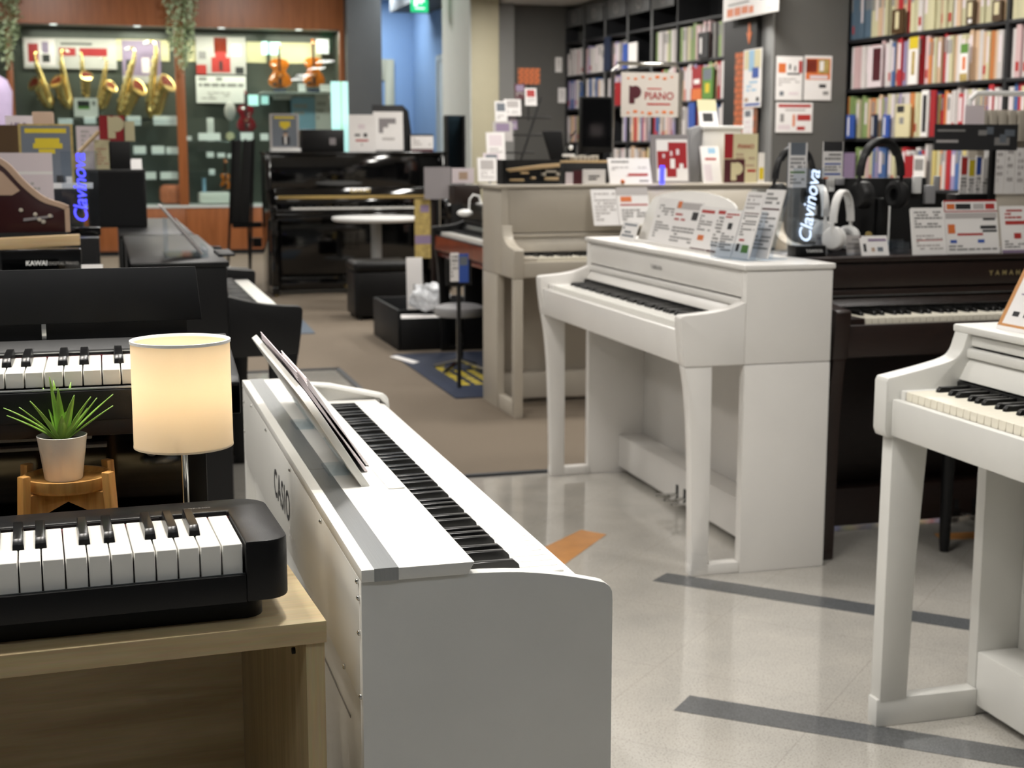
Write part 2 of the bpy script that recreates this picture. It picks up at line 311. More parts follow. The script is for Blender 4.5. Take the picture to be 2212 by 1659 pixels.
t1 = MB().box(1.272, 1.302, 5.332, 8.3, 0, 0.009).box(1.272, 4.38, 5.332, 5.362, 0, 0.009).box(-4, 1.302, 8.272, 8.302, 0, 0.009)
struct(t1.build('trim_1', 'edge_dark', bevel=0.002))
c1 = MB().box(-4, 7, -3, 12.6, CEIL, CEIL + 0.1).box(3.86, 7, 12.6, 14.6, CEIL, CEIL + 0.1)
ceiling = struct(c1.build('ceiling', 'ceiling_white'))
struct(MB().box(-4, 7, 12.6, 22.2, 3.4, 3.5).box(-4, 3.86, 12.5, 12.6, CEIL + 0.1, 3.5).build('ceiling', 'ceiling_white'))
k = 0
for (x, y) in ((0.36, 1.95), (-0.30, 2.05)):
    MB().lathe([(.06, 0), (.085, 0), (.085, .008), (.06, .008)], (x, y, CEIL - .008), 28, True).solo('downlight', 'plastic_white', 'round recessed downlight above the %s' % ('white piano seen from behind' if x > 0 else 'black keyboard'), 'ceiling lamp', smooth=True)
for (x, y) in LAMPS:
    fx = MB().box(x - .32, x + .32, y - .32, y + .32, CEIL - 0.006, CEIL).solo('ceiling_lamp', 'plastic_white', 'square white ceiling lamp panel', 'ceiling lamp', 'square ceiling lamps')
struct(MB().box(-4.1, -4, -3, 22, 0, 3.5).build('wall_left', 'wall_white'))
struct(MB().box(-4, 7, -3.1, -3, 0, 2.8).build('wall_back', 'wall_white'))
struct(MB().box(-4, 4.6, 22, 22.1, 0, 3.5).build('wall_far', 'wall_grey'))
# right wall, turned a little from the rows of pianos
W0 = Vector((5.10, 7.18, 0)); WD = Vector((-0.07125, 0.99746, 0)); WN = Vector((0.99746, 0.07125, 0)); WRZ = math.atan2(-0.07125, 0.99746) * -1 - R(90)
WRZ = math.atan2(WD.y, WD.x) + R(180)      # local +x runs from far to near, local -y faces the shop
def WP(s, off, z): p = W0 + WD * s + WN * off; return Vector((p.x, p.y, z))
def wall_frame_mb(): return MB()
def wbox(mb, s0, s1, o0, o1, z0, z1):
    vs = [WP(s, o, z) for z in (z0, z1) for (s, o) in ((s0, o0), (s0, o1), (s1, o1), (s1, o0))]
    return mb.add(vs, [(0, 3, 2, 1), (4, 5, 6, 7), (0, 1, 5, 4), (1, 2, 6, 5), (2, 3, 7, 6), (3, 0, 4, 7)])
struct(wbox(MB(), -6, 7.3, 0.34, 0.44, 0, 2.75).build('wall_right', 'wall_grey'))
struct(MB().box(4.02, 5.2, 14.25, 14.35, 0, 2.75).build('wall_end', 'wall_grey'))
struct(MB().box(3.83, 4.02, 14.12, 14.4, 0, 2.75).build('trim_2', 'wall_light'))
# pillar carrying the posters
struct(MB().box(4.404, 4.95, 9.08, 9.75, 0, CEIL).build('wall_pillar', 'wall_grey'))
struct(MB().box(4.385, 4.404, 9.075, 9.245, 0, CEIL).build('trim_3', 'post_grey', bevel=0.003))
# cream column and the blue corridor behind it
struct(MB().box(3.548, 3.83, 14.0, 14.6, 0, 3.5).build('wall_column', 'wall_cream', bevel=0.01))
struct(MB().box(3.535, 3.548, 14.0, 15.2, 0, 3.5).build('column_lit_face', 'wall_pale'))  # bluish-white light on the column's side face, put into a pale slab
struct(MB().box(2.99, 3.42, 18.0, 18.9, 0, 3.5).build('wall_pier', 'wall_grey'))
struct(MB().box(3.3, 4.6, 21.0, 21.1, 0, 3.5).build('wall_corridor', 'wall_blue'))
struct(MB().box(4.44, 4.54, 14.6, 21.0, 0, 3.5).build('wall_corridor_side', 'wall_blue'))
struct(MB().box(3.9, 4.44, 14.6, 19.9, 3.12, 3.4).build('wall_soffit', 'wall_grey'))
d1 = struct(MB().box(3.78, 3.82, 20.95, 21.0, 0, 2.56).box(4.02, 4.16, 20.95, 21.0, 0, 2.56).box(3.82, 4.02, 20.95, 21.0, 2.26, 2.56).build('door_1', 'wall_cream', bevel=0.004))
MB().box(3.82, 4.02, 20.97, 20.99, 0, 2.26).build('door_leaf', 'wall_blue', d1)
d2 = struct(MB().box(4.415, 4.44, 19.30, 19.38, 0, 2.52).box(4.415, 4.44, 18.36, 18.44, 0, 2.52).box(4.415, 4.44, 18.44, 19.30, 2.44, 2.52).build('door_2', 'wall_pale', bevel=0.004))
dl = MB().box(4.428, 4.44, 18.44, 19.30, 0, 2.44).build('door_leaf', 'wall_pale', d2)
MB().box(4.38, 4.428, 19.18, 19.22, 1.08, 1.12).box(4.375, 4.385, 19.06, 19.22, 1.09, 1.11).build('door_handle', 'chrome', dl)
# emergency exit sign on the edge of the soffit
ex = thing('exit_sign', 'green emergency exit sign hanging at the corridor mouth', 'exit sign', (3.254, 15.0, 2.675))
MB().box(-.09, .09, 0, .03, 0, .3).build('housing', 'exit_green', ex, bevel=.004)
em = MB().box(-.05, .05, -.002, 0, .03, .045).box(-.062, -.02, -.002, 0, .06, .2).box(-.02, .05, -.002, 0, .1, .13)
em.sphere((.0, 0, .23), .018, 10, 6, (1, .1, 1)).tube([(-.005, -.001, .2), (-.02, -.001, .13), (.02, -.001, .08)], .009, 6).tube([(-.01, -.001, .19), (.04, -.001, .16)], .007, 6).tube([(-.02, -.001, .13), (-.045, -.001, .07)], .009, 6)
em.build('running_figure', 'exit_white', ex)
MB().box(-.01, .01, .005, .025, .3, .72).build('hanger', 'chrome', ex)
# ================================================================== pianos
KEYMESH = {}
def key_meshes(tag_, L, Lb, wmat, bmat, hw=0.02):
    k = (tag_, L, Lb)
    if k not in KEYMESH:
        w = MB().box(-.0110, .0110, 0, L, -hw, 0).mesh('white_key', wmat, bevel=0.0009, seg=1)
        b = MB().add([(-.0066, 0, -.006), (.0066, 0, -.006), (.0066, Lb, -.006), (-.0066, Lb, -.006), (-.0050, .008, .0115), (.0050, .008, .0115), (.0050, Lb, .0115), (-.0050, Lb, .0115), (-.0057, .002, .006), (.0057, .002, .006)],
                     [(0, 3, 2, 1), (4, 5, 6, 7), (0, 1, 9, 8), (8, 9, 5, 4), (1, 2, 6, 5, 9), (2, 3, 7, 6), (3, 0, 8, 4, 7)]).mesh('black_key', bmat, bevel=0.0007, seg=1)
        KEYMESH[k] = (w, b)
    return KEYMESH[k]
PITCH_K = 0.0235
def add_keys(root, x0, yf, zt, L, Lb, tagk, wmat='ivory_key', bmat='ebony_key', n=52, first=0, joined=False, hw=.02):
    w, b = key_meshes(tagk, L, Lb, wmat, bmat, hw)
    if joined:
        mw, mk = MB(), MB()
        for i in range(n):
            x = x0 + (i + .5) * PITCH_K; mw.box(x - .0112, x + .0112, yf, yf + L, zt - .02, zt)
            if 'ABCDEFG'[i % 7] in 'ACDFG' and i < n - 1: mk.box(x + PITCH_K / 2 - .0055, x + PITCH_K / 2 + .0055, yf + L - Lb, yf + L, zt, zt + .0115)
        o = mw.build('white_keys', wmat, root); o['kind'] = 'stuff'; o = mk.build('black_keys', bmat, root); o['kind'] = 'stuff'; return
    for i in range(first, n):
        x = x0 + (i + .5) * PITCH_K; inst(w, 'white_key', root, (x, yf, zt))
        if 'ABCDEFG'[i % 7] in 'ACDFG' and i < n - 1:
            off = {'A': .0, 'C': -.0015, 'D': .0015, 'F': -.0015, 'G': 0}['ABCDEFG'[i % 7]]
            inst(b, 'black_key', root, (x + PITCH_K / 2 + off, yf + L - Lb, zt))
def smooth_profile(pts, n=6):
    # Catmull-Rom through points
    out = []
    for i in range(len(pts) - 1):
        p0 = pts[max(i - 1, 0)]; p1 = pts[i]; p2 = pts[i + 1]; p3 = pts[min(i + 2, len(pts) - 1)]
        for k in range(n):
            t = k / n
            out.append(tuple(0.5 * ((2 * p1[j]) + (-p0[j] + p2[j]) * t + (2 * p0[j] - 5 * p1[j] + 4 * p2[j] - p3[j]) * t * t + (-p0[j] + 3 * p1[j] - 3 * p2[j] + p3[j]) * t ** 3) for j in (0, 1)))
    return out + [pts[-1]]
def console(name, label, loc, rz, mat, W=1.455, D=0.485, cy=0.205, zb=0.636, zt=0.93, arm=None, leg=None, side_th=0.036, keymat='ivory_key', joined=False, brand=None, brandmat='print_grey', seam=0.828, tagk='c', pedals=True, group=None, foot=(0.048, 0.034), lower_front=None, lidover=0.006):
    root = thing(name, label, 'piano', loc, rz, group); B = lambda m, n_, mt=mat, bv=.003, **k_: m.build(n_, mt, root, bevel=bv, **k_)
    T = side_th
    lf = cy if lower_front is None else lower_front
    for s in (0, 1):
        xa, xb = (0, T) if s == 0 else (W - T, W)
        B(MB().box(xa, xb, lf, D, 0.0, zb - .002), 'side_panel')
        a0, a1 = (0, .05) if s == 0 else (W - .05, W)
        ap = arm or (smooth_profile([(.0, .772), (.006, .785), (.05, .789), (.11, .795), (.165, .806), (cy, .822)], 4) + [(cy, zb), (.016, zb), (.008, .69), (.002, .74)])
        B(MB().prism(ap, 'x', a0, a1), 'key_arm')
        lp = leg or ([(.016, zb)] + smooth_profile([(.016, zb), (.028, .56), (.040, .42), (.047, .2), (.050, 0)], 4)[1:] + [(.104, 0), (.106, .3), (.104, zb)])
        l0, l1 = (.004, .046) if s == 0 else (W - .046, W - .004)
        B(MB().prism(lp, 'x', l0, l1), 'leg')
        f0, f1 = (.006, .044) if s == 0 else (W - .044, W - .006)
        B(MB().box(f0, f1, foot[0], lf, 0, foot[1]), 'foot_rail')
    B(MB().box(0, T, cy, D, zb, zt - .018).box(W - T, W, cy, D, zb, zt - .018).box(T, W - T, D - .03, D, zb, zt - .018).box(T, W - T, cy + .01, D - .03, zb, zb + .04), 'upper_case')
    B(MB().box(T + .001, W - T - .001, cy + .004, cy + .02, seam + .003, zt - .02), 'front_panel')
    B(MB().box(T + .001, W - T - .001, cy - .006, cy + .016, seam - .022, seam - .002), 'fallboard_rail')
    B(MB().box(-lidover, W + lidover, cy - .008, D + .006, zt - .017, zt), 'lid', bv=.005)
    B(MB().add([(T, cy + .002, seam - .024), (W - T, cy + .002, seam - .024), (W - T, cy - .022, .774), (T, cy - .022, .774), (T, cy + .012, seam - .024), (W - T, cy + .012, seam - .024), (W - T, cy - .01, .770), (T, cy - .01, .770)],
                [(0, 1, 2, 3), (4, 7, 6, 5), (0, 4, 5, 1), (1, 5, 6, 2), (2, 6, 7, 3), (3, 7, 4, 0)]), 'fallboard', bv=.002)
    MB().box(T, W - T, cy - .026, cy + .004, .752, .7695).build('key_felt', 'black_matte', root)
    B(MB().box(.05, W - .05, .022, cy + .1, zb + .002, .726), 'key_bed')
    B(MB().box(.05, W - .05, .014, .034, zb + .004, .738), 'key_slip')
    kx = (W - 52 * PITCH_K) / 2
    B(MB().box(.05, kx - .001, .034, cy - .02, .72, .756), 'key_block'); B(MB().box(W - kx + .001, W - .05, .034, cy - .02, .72, .756), 'key_block')
    add_keys(root, kx, .036, .756, .150, .092, tagk + keymat, keymat, joined=joined)
    B(MB().box(T, W - T, D - .05, D - .03, .10, zb), 'knee_panel')
    B(MB().box(T, W - T, D - .155, D - .05, .022, .150), 'pedal_box', bv=.006)
    if pedals:
        for i in (-1, 0, 1):
            x = W / 2 + i * .07
            pm = MB().prism([(x - .011, D - .235), (x + .011, D - .235), (x + .013, D - .21), (x + .008, D - .155), (x - .008, D - .155), (x - .013, D - .21)], 'z', .045, .056)
            pd = pm.build('pedal', 'chrome', root, bevel=.004); MB().box(x - .008, x + .008, D - .158, D - .154, .03, .085).build('pedal_slot', 'black_matte', pd)
    if brand:
        MB().text(brand, .022, (W / 2, cy + .004, (seam + zt) / 2 - .012), (1, 0, 0), (0, 0, 1), .0012, bold=.0004, space=1.25 if brandmat == 'print_grey' else 1.9).build('brand_lettering', brandmat, root)
    return root
# ---- white digital piano in the middle of the picture (faces left)
mid = console('digital_piano', 'white digital piano with curved front legs in the middle, leaflets on its lid', (1.600, 5.315, 0), R(-90), 'white_paint', brand='YAMAHA')
# ---- dark brown digital piano behind it (faces the camera)
dark = console('digital_piano', 'dark brown digital piano with gold lettering behind the white one', (2.105, 3.868, 0), 0, 'rosewood', brand='YAMAHA', brandmat='brass_dull', keymat='cream_key', tagk='d')
MB().box(.05, 1.4, .196, .2, .806, .8085).box(.05, 1.4, .178, .182, .776, .7775).build('metal_trim', 'brushed_silver', dark)
# ---- black digital piano on the left (faces right, leaflets stand on it)
blk = console('digital_piano', 'black digital piano on the left with an acrylic leaflet stand on its lid', (.582, 4.42, 0), R(90), 'black_satin', D=.50, cy=.225, tagk='e')
blk2 = console('digital_piano', 'black digital piano at the far left, behind another black one', (.572, 5.93, 0), R(90), 'black_satin', D=.50, cy=.225, joined=True, pedals=False)
# ---- white piano at the right edge
armR = [(.0, .774), (.004, .783)] + smooth_profile([(.004, .783), (.09, .800), (.155, .816), (.176, .832), (.186, .858), (.19, .872)], 4)[1:] + [(.23, .872), (.23, .655), (.006, .655), (0, .67)]
legR = [(.022, .655), (.018, .06), (.085, .06), (.092, .35), (.11, .655)]
rp = console('digital_piano', 'white digital piano cut off by the right picture edge, music sheet on its lid', (1.585, 2.735, 0), R(-90), 'white_satin', W=1.36, D=.42, cy=.196, zb=.655, zt=.888, arm=armR, leg=legR, seam=.842, brand=None, tagk='r', foot=(0.012, .064), lower_front=.265, keymat='cream_key', side_th=.034)
# ---- cream upright-shaped digital piano behind the middle one (faces the camera)
armC = smooth_profile([(.0, .786), (.01, .800), (.08, .806), (.14, .822), (.185, .85), (.205, .90)], 4) + [(.215, .90), (.215, .662), (.006, .662)]
legC = [(.004, .66), (.004, 0), (.052, 0), (.052, .66)]
cr = console('digital_piano', 'cream upright-shaped digital piano behind the white one, crowded with signs', (1.835, 6.452, .006), 0, 'cream_paint', W=1.47, D=.575, cy=.215, zb=.662, zt=1.092, arm=armC, leg=legC, seam=.862, keymat='cream_key', joined=True, tagk='u', foot=(.05, .07), lower_front=.30, pedals=False, lidover=.018)
MB().box(.07, .62, .2165, .2185, .885, 1.05).box(.63, 1.40, .2165, .2185, .885, 1.05).build('upper_panel', 'cream_paint', cr, bevel=.002)
MB().add([(.62, .215, 1.06), (1.32, .215, 1.06), (1.32, .15, .895), (.62, .15, .895), (.62, .205, 1.06), (1.32, .205, 1.06), (1.32, .138, .895), (.62, .138, .895)], [(0, 3, 2, 1), (4, 5, 6, 7), (0, 1, 5, 4), (1, 2, 6, 5), (2, 3, 7, 6), (3, 0, 4, 7)]).box(.62, 1.32, .10, .15, .885, .9).build('music_rest', 'cream_paint', cr, bevel=.004)

# ---- polished black acoustic upright at the back
up = thing('upright_piano', 'polished black upright piano at the back with gold lettering', 'piano', (1.39, 12.52, .006)); G = 'black_gloss'; Wk = 1.60
MB().box(0, .04, .23, .63, .02, 1.222).box(Wk - .04, Wk, .23, .63, .02, 1.222).box(.04, Wk - .04, .59, .63, .1, 1.222).build('case', G, up, bevel=.004)
MB().box(-.012, Wk + .012, .215, .64, 1.222, 1.244).build('lid', G, up, bevel=.006)
MB().box(.04, Wk - .04, .262, .285, .89, 1.222).build('upper_panel', G, up, bevel=.002)
MB().box(.04, Wk - .04, .30, .325, .16, .70).build('lower_panel', G, up, bevel=.002)
MB().box(.04, Wk - .04, .25, .34, .03, .15).build('bottom_board', G, up, bevel=.003)
MB().box(.04, Wk - .04, .0, .3, .66, .715).build('key_bed', G, up, bevel=.004); MB().box(.05, Wk - .05, 0.0, .02, .715, .752).build('key_slip', G, up, bevel=.003)
for xa in (0, Wk - .06): MB().prism([(0, .66), (0, .78), (.03, .80), (.12, .82), (.2, .90), (.25, .92), (.25, .66)], 'x', xa, xa + .06).build('key_arm', G, up, bevel=.006)
for xa in (.005, Wk - .065):
    MB().prism([(.03, .02), (.02, .66), (.09, .66), (.075, .02)], 'x', xa, xa + .06).build('leg', G, up, bevel=.004); MB().box(xa - .003, xa + .063, .0, .3, .02, .09).build('toe_block', G, up, bevel=.006)
for (xa, ya) in ((.04, .04), (Wk - .04, .04), (.04, .58), (Wk - .04, .58)): MB().cyl((xa - .015, ya, .019), .018, .03, 12, ax=(1, 0, 0)).build('caster', 'brass_dull', up, smooth=True)
MB().add([(.07, .24, .93), (Wk - .07, .24, .93), (Wk - .07, .20, .795), (.07, .20, .795), (.07, .25, .93), (Wk - .07, .25, .93), (Wk - .07, .21, .795), (.07, .21, .795)], [(0, 1, 2, 3), (4, 7, 6, 5), (0, 4, 5, 1), (1, 5, 6, 2), (2, 6, 7, 3), (3, 7, 4, 0)]).build('fallboard', G, up, bevel=.003)
MB().box(.09, Wk - .09, .194, .212, .838, .866).build('gold_hinge_strip', 'gold', up)
add_keys(up, (Wk - 52 * PITCH_K) / 2, .025, .765, .15, .09, 'k', 'ivory_key', joined=True)
MB().text('KAWAI', .05, (Wk / 2 + .02, .2225, .903), (1, 0, 0), (0, 0, 1), .004, bold=.0012, space=1.15).build('brand_lettering', 'gilt', up)
for i in (-1, 0, 1): MB().box(Wk / 2 + i * .11 - .025, Wk / 2 + i * .11 + .025, .14, .27, .055, .068).build('pedal', 'gold', up, bevel=.004)
# ================================================================== foreground
# ---- pale oak desk
dk = thing('display_desk', 'pale oak display desk carrying the black keyboard, lower left corner', 'desk', (-0.45, 1.80, 0)); o_ = (-0.45, 1.80, 0)
MB(o_).box(-1.20, .2225, 1.548, 2.075, .7145, .740).build('desk_top', 'oak', dk, bevel=.0012)
rs = MB(o_).box(.199, .2205, 1.552, 2.073, 0, .7143).build('side_panel', 'oak_v', dk, bevel=.001)
MB(o_).box(-1.199, -1.177, 1.552, 2.073, 0, .7143).build('side_panel', 'oak_v', dk, bevel=.001)
MB(o_).box(-1.176, .1985, 2.05, 2.066, .06, .714).build('back_panel', 'oak', dk)
MB(o_).box(-1.176, .1985, 1.57, 2.05, .06, .08).build('bottom_shelf', 'oak', dk)
MB(o_).cyl((.1992, 1.619, .684), .004, .004, 10, ax=(-1, 0, 0)).build('fixing_hole', 'black_matte', rs)
# ---- compact black keyboard on the desk
kb = thing('digital_keyboard', 'compact black digital keyboard lying on the pale desk in the foreground', 'keyboard', (-1.137, 1.557, .740)); W, D = 1.322, .206
xk0, xk1, yk1 = .046, W - .049, .150
pr = []
for (cx, cy, a0, r) in ((W - .026, .026, 270, .026), (W - .036, D - .036, 0, .036), (.036, D - .036, 90, .036), (.026, .026, 180, .026)):
    for i in range(9): a = R(a0 + 90 * i / 8); pr.append((cx + r * math.cos(a), cy + r * math.sin(a)))
# U-shaped case: corner arcs, then the open key well
arc1, rest = pr[:9], pr[9:]
poly = [(xk1, .0)] + arc1 + rest + [(xk0, .0), (xk0, yk1), (xk1, yk1)]
MB().prism(poly, 'z', .027, .0955).build('case', 'black_satin', kb, bevel=.0025)
MB().box(xk0, xk1, 0, .0065, .027, .058).build('front_lip', 'black_satin', kb, bevel=.001)
MB().box(xk0, xk1, .0066, .0076, .057, .0586).build('lip_trim', 'brushed_silver', kb); MB().box(xk0, xk1, .0076, yk1, .027, .0565).build('key_tray', 'black_matte', kb)
MB().prism(rrect(.02, W - .026, .026, D - .02, .02), 'z', 0, .027).build('plinth', 'black_satin', kb, bevel=.002)
MB().box(xk0, xk1, yk1 - .008, yk1 - .001, .07, .0885).build('felt_strip', 'red_felt', kb)
MB().box(xk0, xk1 - .08, yk1 - .002, yk1, .0915, .0930).build('speaker_slot', 'black_matte', kb)
add_keys(kb, xk1 - .0015 - 52 * PITCH_K, .009, .0915, .132, .084, 'cdp', first=20, hw=.036)
MB().text('CDP-S300', .0068, (W - .083, .168, .0957), (1, 0, 0), (0, 1, 0), .0003, space=1.12).build('model_lettering', 'print_grey', kb)
# ---- white digital piano seen from behind
ca = thing('digital_piano', 'white digital piano seen from its back, silver band along the top, in the foreground', 'piano', (.558, 1.537, 0), R(90)); W, D = 1.391, .298
prof = [(.0, .0), (.0, .738)] + [(.018 - .018 * math.cos(R(a)), .744 + .018 * math.sin(R(a))) for a in (15, 40, 65)] + smooth_profile([(.017, .7625), (.06, .7730), (.11, .7812), (.160, .7846)], 3) + [(D, .7845), (D, 0)]
for xa in (0, W - .017): MB().prism(prof, 'x', xa, xa + .017).build('end_panel', 'white_satin', ca, bevel=.0012)
MB().prism([(.168, .799), (.170, .7992), (D, .7992), (D, .785), (.176, .785)], 'x', -.004, W + .004).build('lid', 'white_satin', ca, bevel=.0008)
st = MB().box(-.0046, W + .0046, .256, .2835, .7992, .8000).box(-.0046, -.004, .256, .2835, .7852, .7992).box(W + .004, W + .0046, .256, .2835, .7852, .7992).build('silver_band', 'brushed_silver', ca)
MB().box(.52, .5212, .2555, .284, .8000, .8002).build('band_joint', 'print_grey', st)
MB().box(.017, W - .017, D - .006, D, .638, .784).build('back_panel', 'white_satin', ca, bevel=.0008)
MB().box(.017, W - .017, .04, D - .03, .655, .722).build('key_bed', 'white_satin', ca); MB().box(.017, W - .017, .012, .030, .655, .7425).build('key_slip', 'white_paint', ca, bevel=.003)
kx = (W - 52 * PITCH_K) / 2
for (xa, xb) in ((.017, kx - .001), (W - kx + .001, W - .017)): MB().box(xa, xb, .03, .176, .72, .752).build('key_block', 'white_paint', ca, bevel=.001)
add_keys(ca, kx, .033, .7535, .150, .10, 'casio')
MB().box(.017, W - .017, .268, .280, .03, .612).build('lower_board', 'white_satin', ca); MB().box(.017, W - .017, .185, .26, .60, .655).build('speaker_housing', 'white_paint', ca, bevel=.004)
MB().box(.2, 1.19, .280, .2808, .545, .549).build('slot', 'print_grey', ca)
# music rest leaning back on the lid
rl = math.hypot(.083, .132); ey = Vector((0, .083, .132)).normalized()
out = [(0, 0), (.705, 0)] + [(.705 - .03 + .03 * math.cos(R(a)), rl - .05 + .05 * math.sin(R(a))) for a in (0, 25, 50, 75, 90)] + [(.03 + .03 * math.cos(R(a)), rl - .05 + .05 * math.sin(R(a))) for a in (90, 105, 130, 155, 180)]
mr = MB().frame(out, (.395, .216, .800), (1, 0, 0), ey, -.0105).build('music_rest', 'white_satin', ca, bevel=.0012)
for xb in (.47, .83):
    m = MB().frame([(0, 0.0), (.075, 0.0), (.075, .045), (0, .045)], (xb, .2300, .806), (1, 0, 0), ey, -.006)
    MB().box(xb, xb + .075, .232, .262, .8002, .804).build('rest_bracket', 'clear_sheet', mr); m.build('rest_bracket', 'clear_sheet', mr)
MB().box(.37, .93, .172, .195, .7992, .8012).build('rest_ledge', 'white_paint', ca, bevel=.0008)
# back lettering (read from behind the piano) and screws
MB().text('CASIO', .066, (.745, D, .710), (-1, 0, 0), (0, 0, 1), .0005, bold=.0013, space=1.16).build('brand_lettering', 'print_dark', ca)
MB().text('Privia', .04, (.62, D, .668), (-1, 0, 0), (0, 0, 1), .0005, shear=.35).build('series_lettering', 'paper', ca)
sc = MB()
sc.cyl((0, 0, 0), .0034, .0016, 10, ax=(0, 1, 0)).sphere((0, .0016, 0), .0031, 10, 6, (1, .6, 1)).box(-.0024, .0024, .003, .0036, -.0004, .0004)
scm = sc.mesh('screw', 'chrome', smooth=True)
for (x, z) in ((.018, .7805), (.012, .763), (.012, .722), (.125, .642), (.008, .648), (.30, .779), (.62, .779), (.95, .779), (1.2, .779), (1.36, .70), (1.36, .76)): inst(scm, 'screw', ca, (x, D, z))
# far end: rounded handle-like arm rail with inner lip
MB().prism([(.002, .70), (.002, .742), (.02, .7615), (.12, .786), (.166, .7905), (.166, .7855), (.12, .779), (.022, .755), (.010, .742), (.010, .70)], 'x', W - .03, W + .006).build('arm_rail', 'white_satin', ca, bevel=.001)
# booklets leaning on the rest
for i, (y0, y1, off, h, mt, lab) in enumerate(((2.02, 2.50, .0, .15, 'paper_pink', 'pinkish booklet leaning on the music rest of the foreground white piano'), (2.06, 2.36, .007, .135, 'paper', 'thin pale leaflet in front of a pinkish booklet on a music rest'))):
    b = thing('booklet', lab, 'booklet', (.556 - .2075 + off * 1.3, (y0 + y1) / 2, .8003), R(90)); w = (y1 - y0) / 2
    for k in range(4):
        m = MB(); n = 6
        for q in range(n + 1):
            u = -w + 2 * w * q / n; bulge = .0022 * k * (1 - (u / w) ** 2) + .0010 * k
            m.v += [Vector((u, -bulge - .003, .001)), Vector((u, .083 / .132 * h - bulge * .6 - .002, h - .004 * k))]
        for q in range(n): m.f.append((2 * q, 2 * q + 2, 2 * q + 3, 2 * q + 1)); m.fm.append(0)
        o = m.build('page', mt, b); md = o.modifiers.new('s', 'SOLIDIFY'); md.thickness = .0012
# ---- black cable from the piano's underside
MB().tube(smooth_profile([(0, 0)] * 2) and [(.235, 1.86 + .006 * math.sin(i), .60 - .035 * i) if i else (.245, 1.87, .625) for i in range(17)], .0042, 8).solo('power_cable', 'dark_rubber', 'black power cable hanging between the oak desk and the white piano', 'cable', smooth=True)
# ---- slim black piano behind the plant
sp = thing('stage_piano', 'slim black piano with raised flat panel behind the potted plant', 'piano', (-1.14, 1.868, 0)); W = 1.303
MB().box(0, W, 0, .018, .922, .961).build('front_rail', 'black_satin', sp, bevel=.002); MB().box(.002, W - .002, .018, .33, .922, .95).build('key_bed', 'black_satin', sp)
MB().box(.002, W - .002, .002, .012, .962, .9635).build('front_trim', 'brushed_silver', sp)
for xa in (0, W - .052): MB().prism([(0, .922), (0, .963), (.012, .972), (.16, .998), (.205, 1.003), (.21, .922)], 'x', xa, xa + .052).build('cheek', 'black_satin', sp, bevel=.002)
kx = W - .054 - 52 * PITCH_K
add_keys(sp, kx, .020, .984, .145, .095, 'slim', first=22)
MB().box(.052, W - .052, .158, .164, .97, .984).build('felt_strip', 'red_felt', sp)
MB().prism([(.166, .95), (.166, .990), (.170, .993), (.196, 1.003), (.200, .998), (.202, .95)], 'x', .052, W - .052).build('control_panel', 'black_matte', sp, bevel=.002)
MB().box(.052, W - .052, .165, .1665, .9875, .989).build('panel_trim', 'brushed_silver', sp)
tl = MB().frame([(0, 0), (W - .032, 0), (W - .038, .076), (0, .076)], (0, .218, 1.0215), (1, 0, 0), (0, .10, 1), -.004).build('raised_panel', 'black_panel', sp, bevel=.001)
MB().box(.052, W - .052, .24, .33, .951, 1.085).build('panel_support', 'black_matte', sp)
for xt in (W - .42, W - .25): MB().box(xt, xt + .006, .218, .222, .97, 1.022).build('panel_hinge', 'chrome', sp)
MB().box(.01, W - .02, .05, .32, .893, .921).build('stand_shelf', 'rosewood', sp, bevel=.002)
for xa in (.01, W - .060): MB().box(xa, xa + .028, .222, .33, 0, .893).build('stand_leg', 'black_satin', sp, bevel=.002)
bp = MB().box(.038, W - .060, .27, .29, .1, .88).build('stand_back', 'black_gloss', sp)
MB().lathe([(.0086, 0), (.0098, 0), (.0098, .002), (.0086, .002)], (W - .107, .27, .8265), 24, True, ax=(0, -1, 0)).build('port_ring', 'print_grey', bp, smooth=True)
MB().box(.04, W - .19, .225, .245, .856, .8675).box(.04, W - .17, .225, .245, .8425, .8475).build('stand_bar', 'plastic_grey', sp, bevel=.001)
MB().box(W - .42, W - .39, .215, .224, .835, .885).box(W - .39 - .07, W - .435, .215, .224, .838, .88).build('bar_clamp', 'black_matte', sp)
# ---- table lamp
lp = thing('table_lamp', 'lit table lamp with a pale drum shade and chrome stem', 'lamp', (.086, 1.802, .740)); r, z0, z1 = .0605, .158, .290
prof = [(r - .0012, z0), (r, z0), (r - .0006, z1), (r - .0018, z1)]
MB().lathe(prof, (0, 0, 0), 64, True).build('shade', 'lamp_shade_cloth', lp, smooth=True)
MB().lathe([(r - .0028, z1 - .003), (r + .0004, z1 - .003), (r + .0004, z1 + .0004), (r - .0028, z1 + .0004)], (0, 0, 0), 64, True).build('upper_rim', 'plastic_white', lp, smooth=True)
MB().lathe([(r - .002, z0 - .0004), (r + .0003, z0 - .0004), (r + .0003, z0 + .002), (r - .002, z0 + .002)], (0, 0, 0), 64, True).build('lower_rim', 'lamp_shade_cloth', lp, smooth=True)
MB().cyl((0, 0, .008), .0042, .185, 16).build('stem', 'chrome', lp, smooth=True); MB().lathe([(0, 0), (.042, 0), (.042, .004), (.036, .009), (.005, .011), (0, .011)], (0, 0, 0), 40).build('base', 'chrome', lp, smooth=True)
spd = MB()
for k in range(3): a = R(120 * k + 20); spd.tube([(0, 0, .185), (math.cos(a) * (r - .002), math.sin(a) * (r - .002), .175)], .0011, 6)
spd.build('shade_spider', 'chrome', lp)
MB().cyl((0, 0, .188), .010, .022, 16).build('socket', 'plastic_white', lp, smooth=True); MB().sphere((0, 0, .226), .017, 16, 12, (1, 1, 1.15)).build('light_bulb', 'bulb', lp, smooth=True)
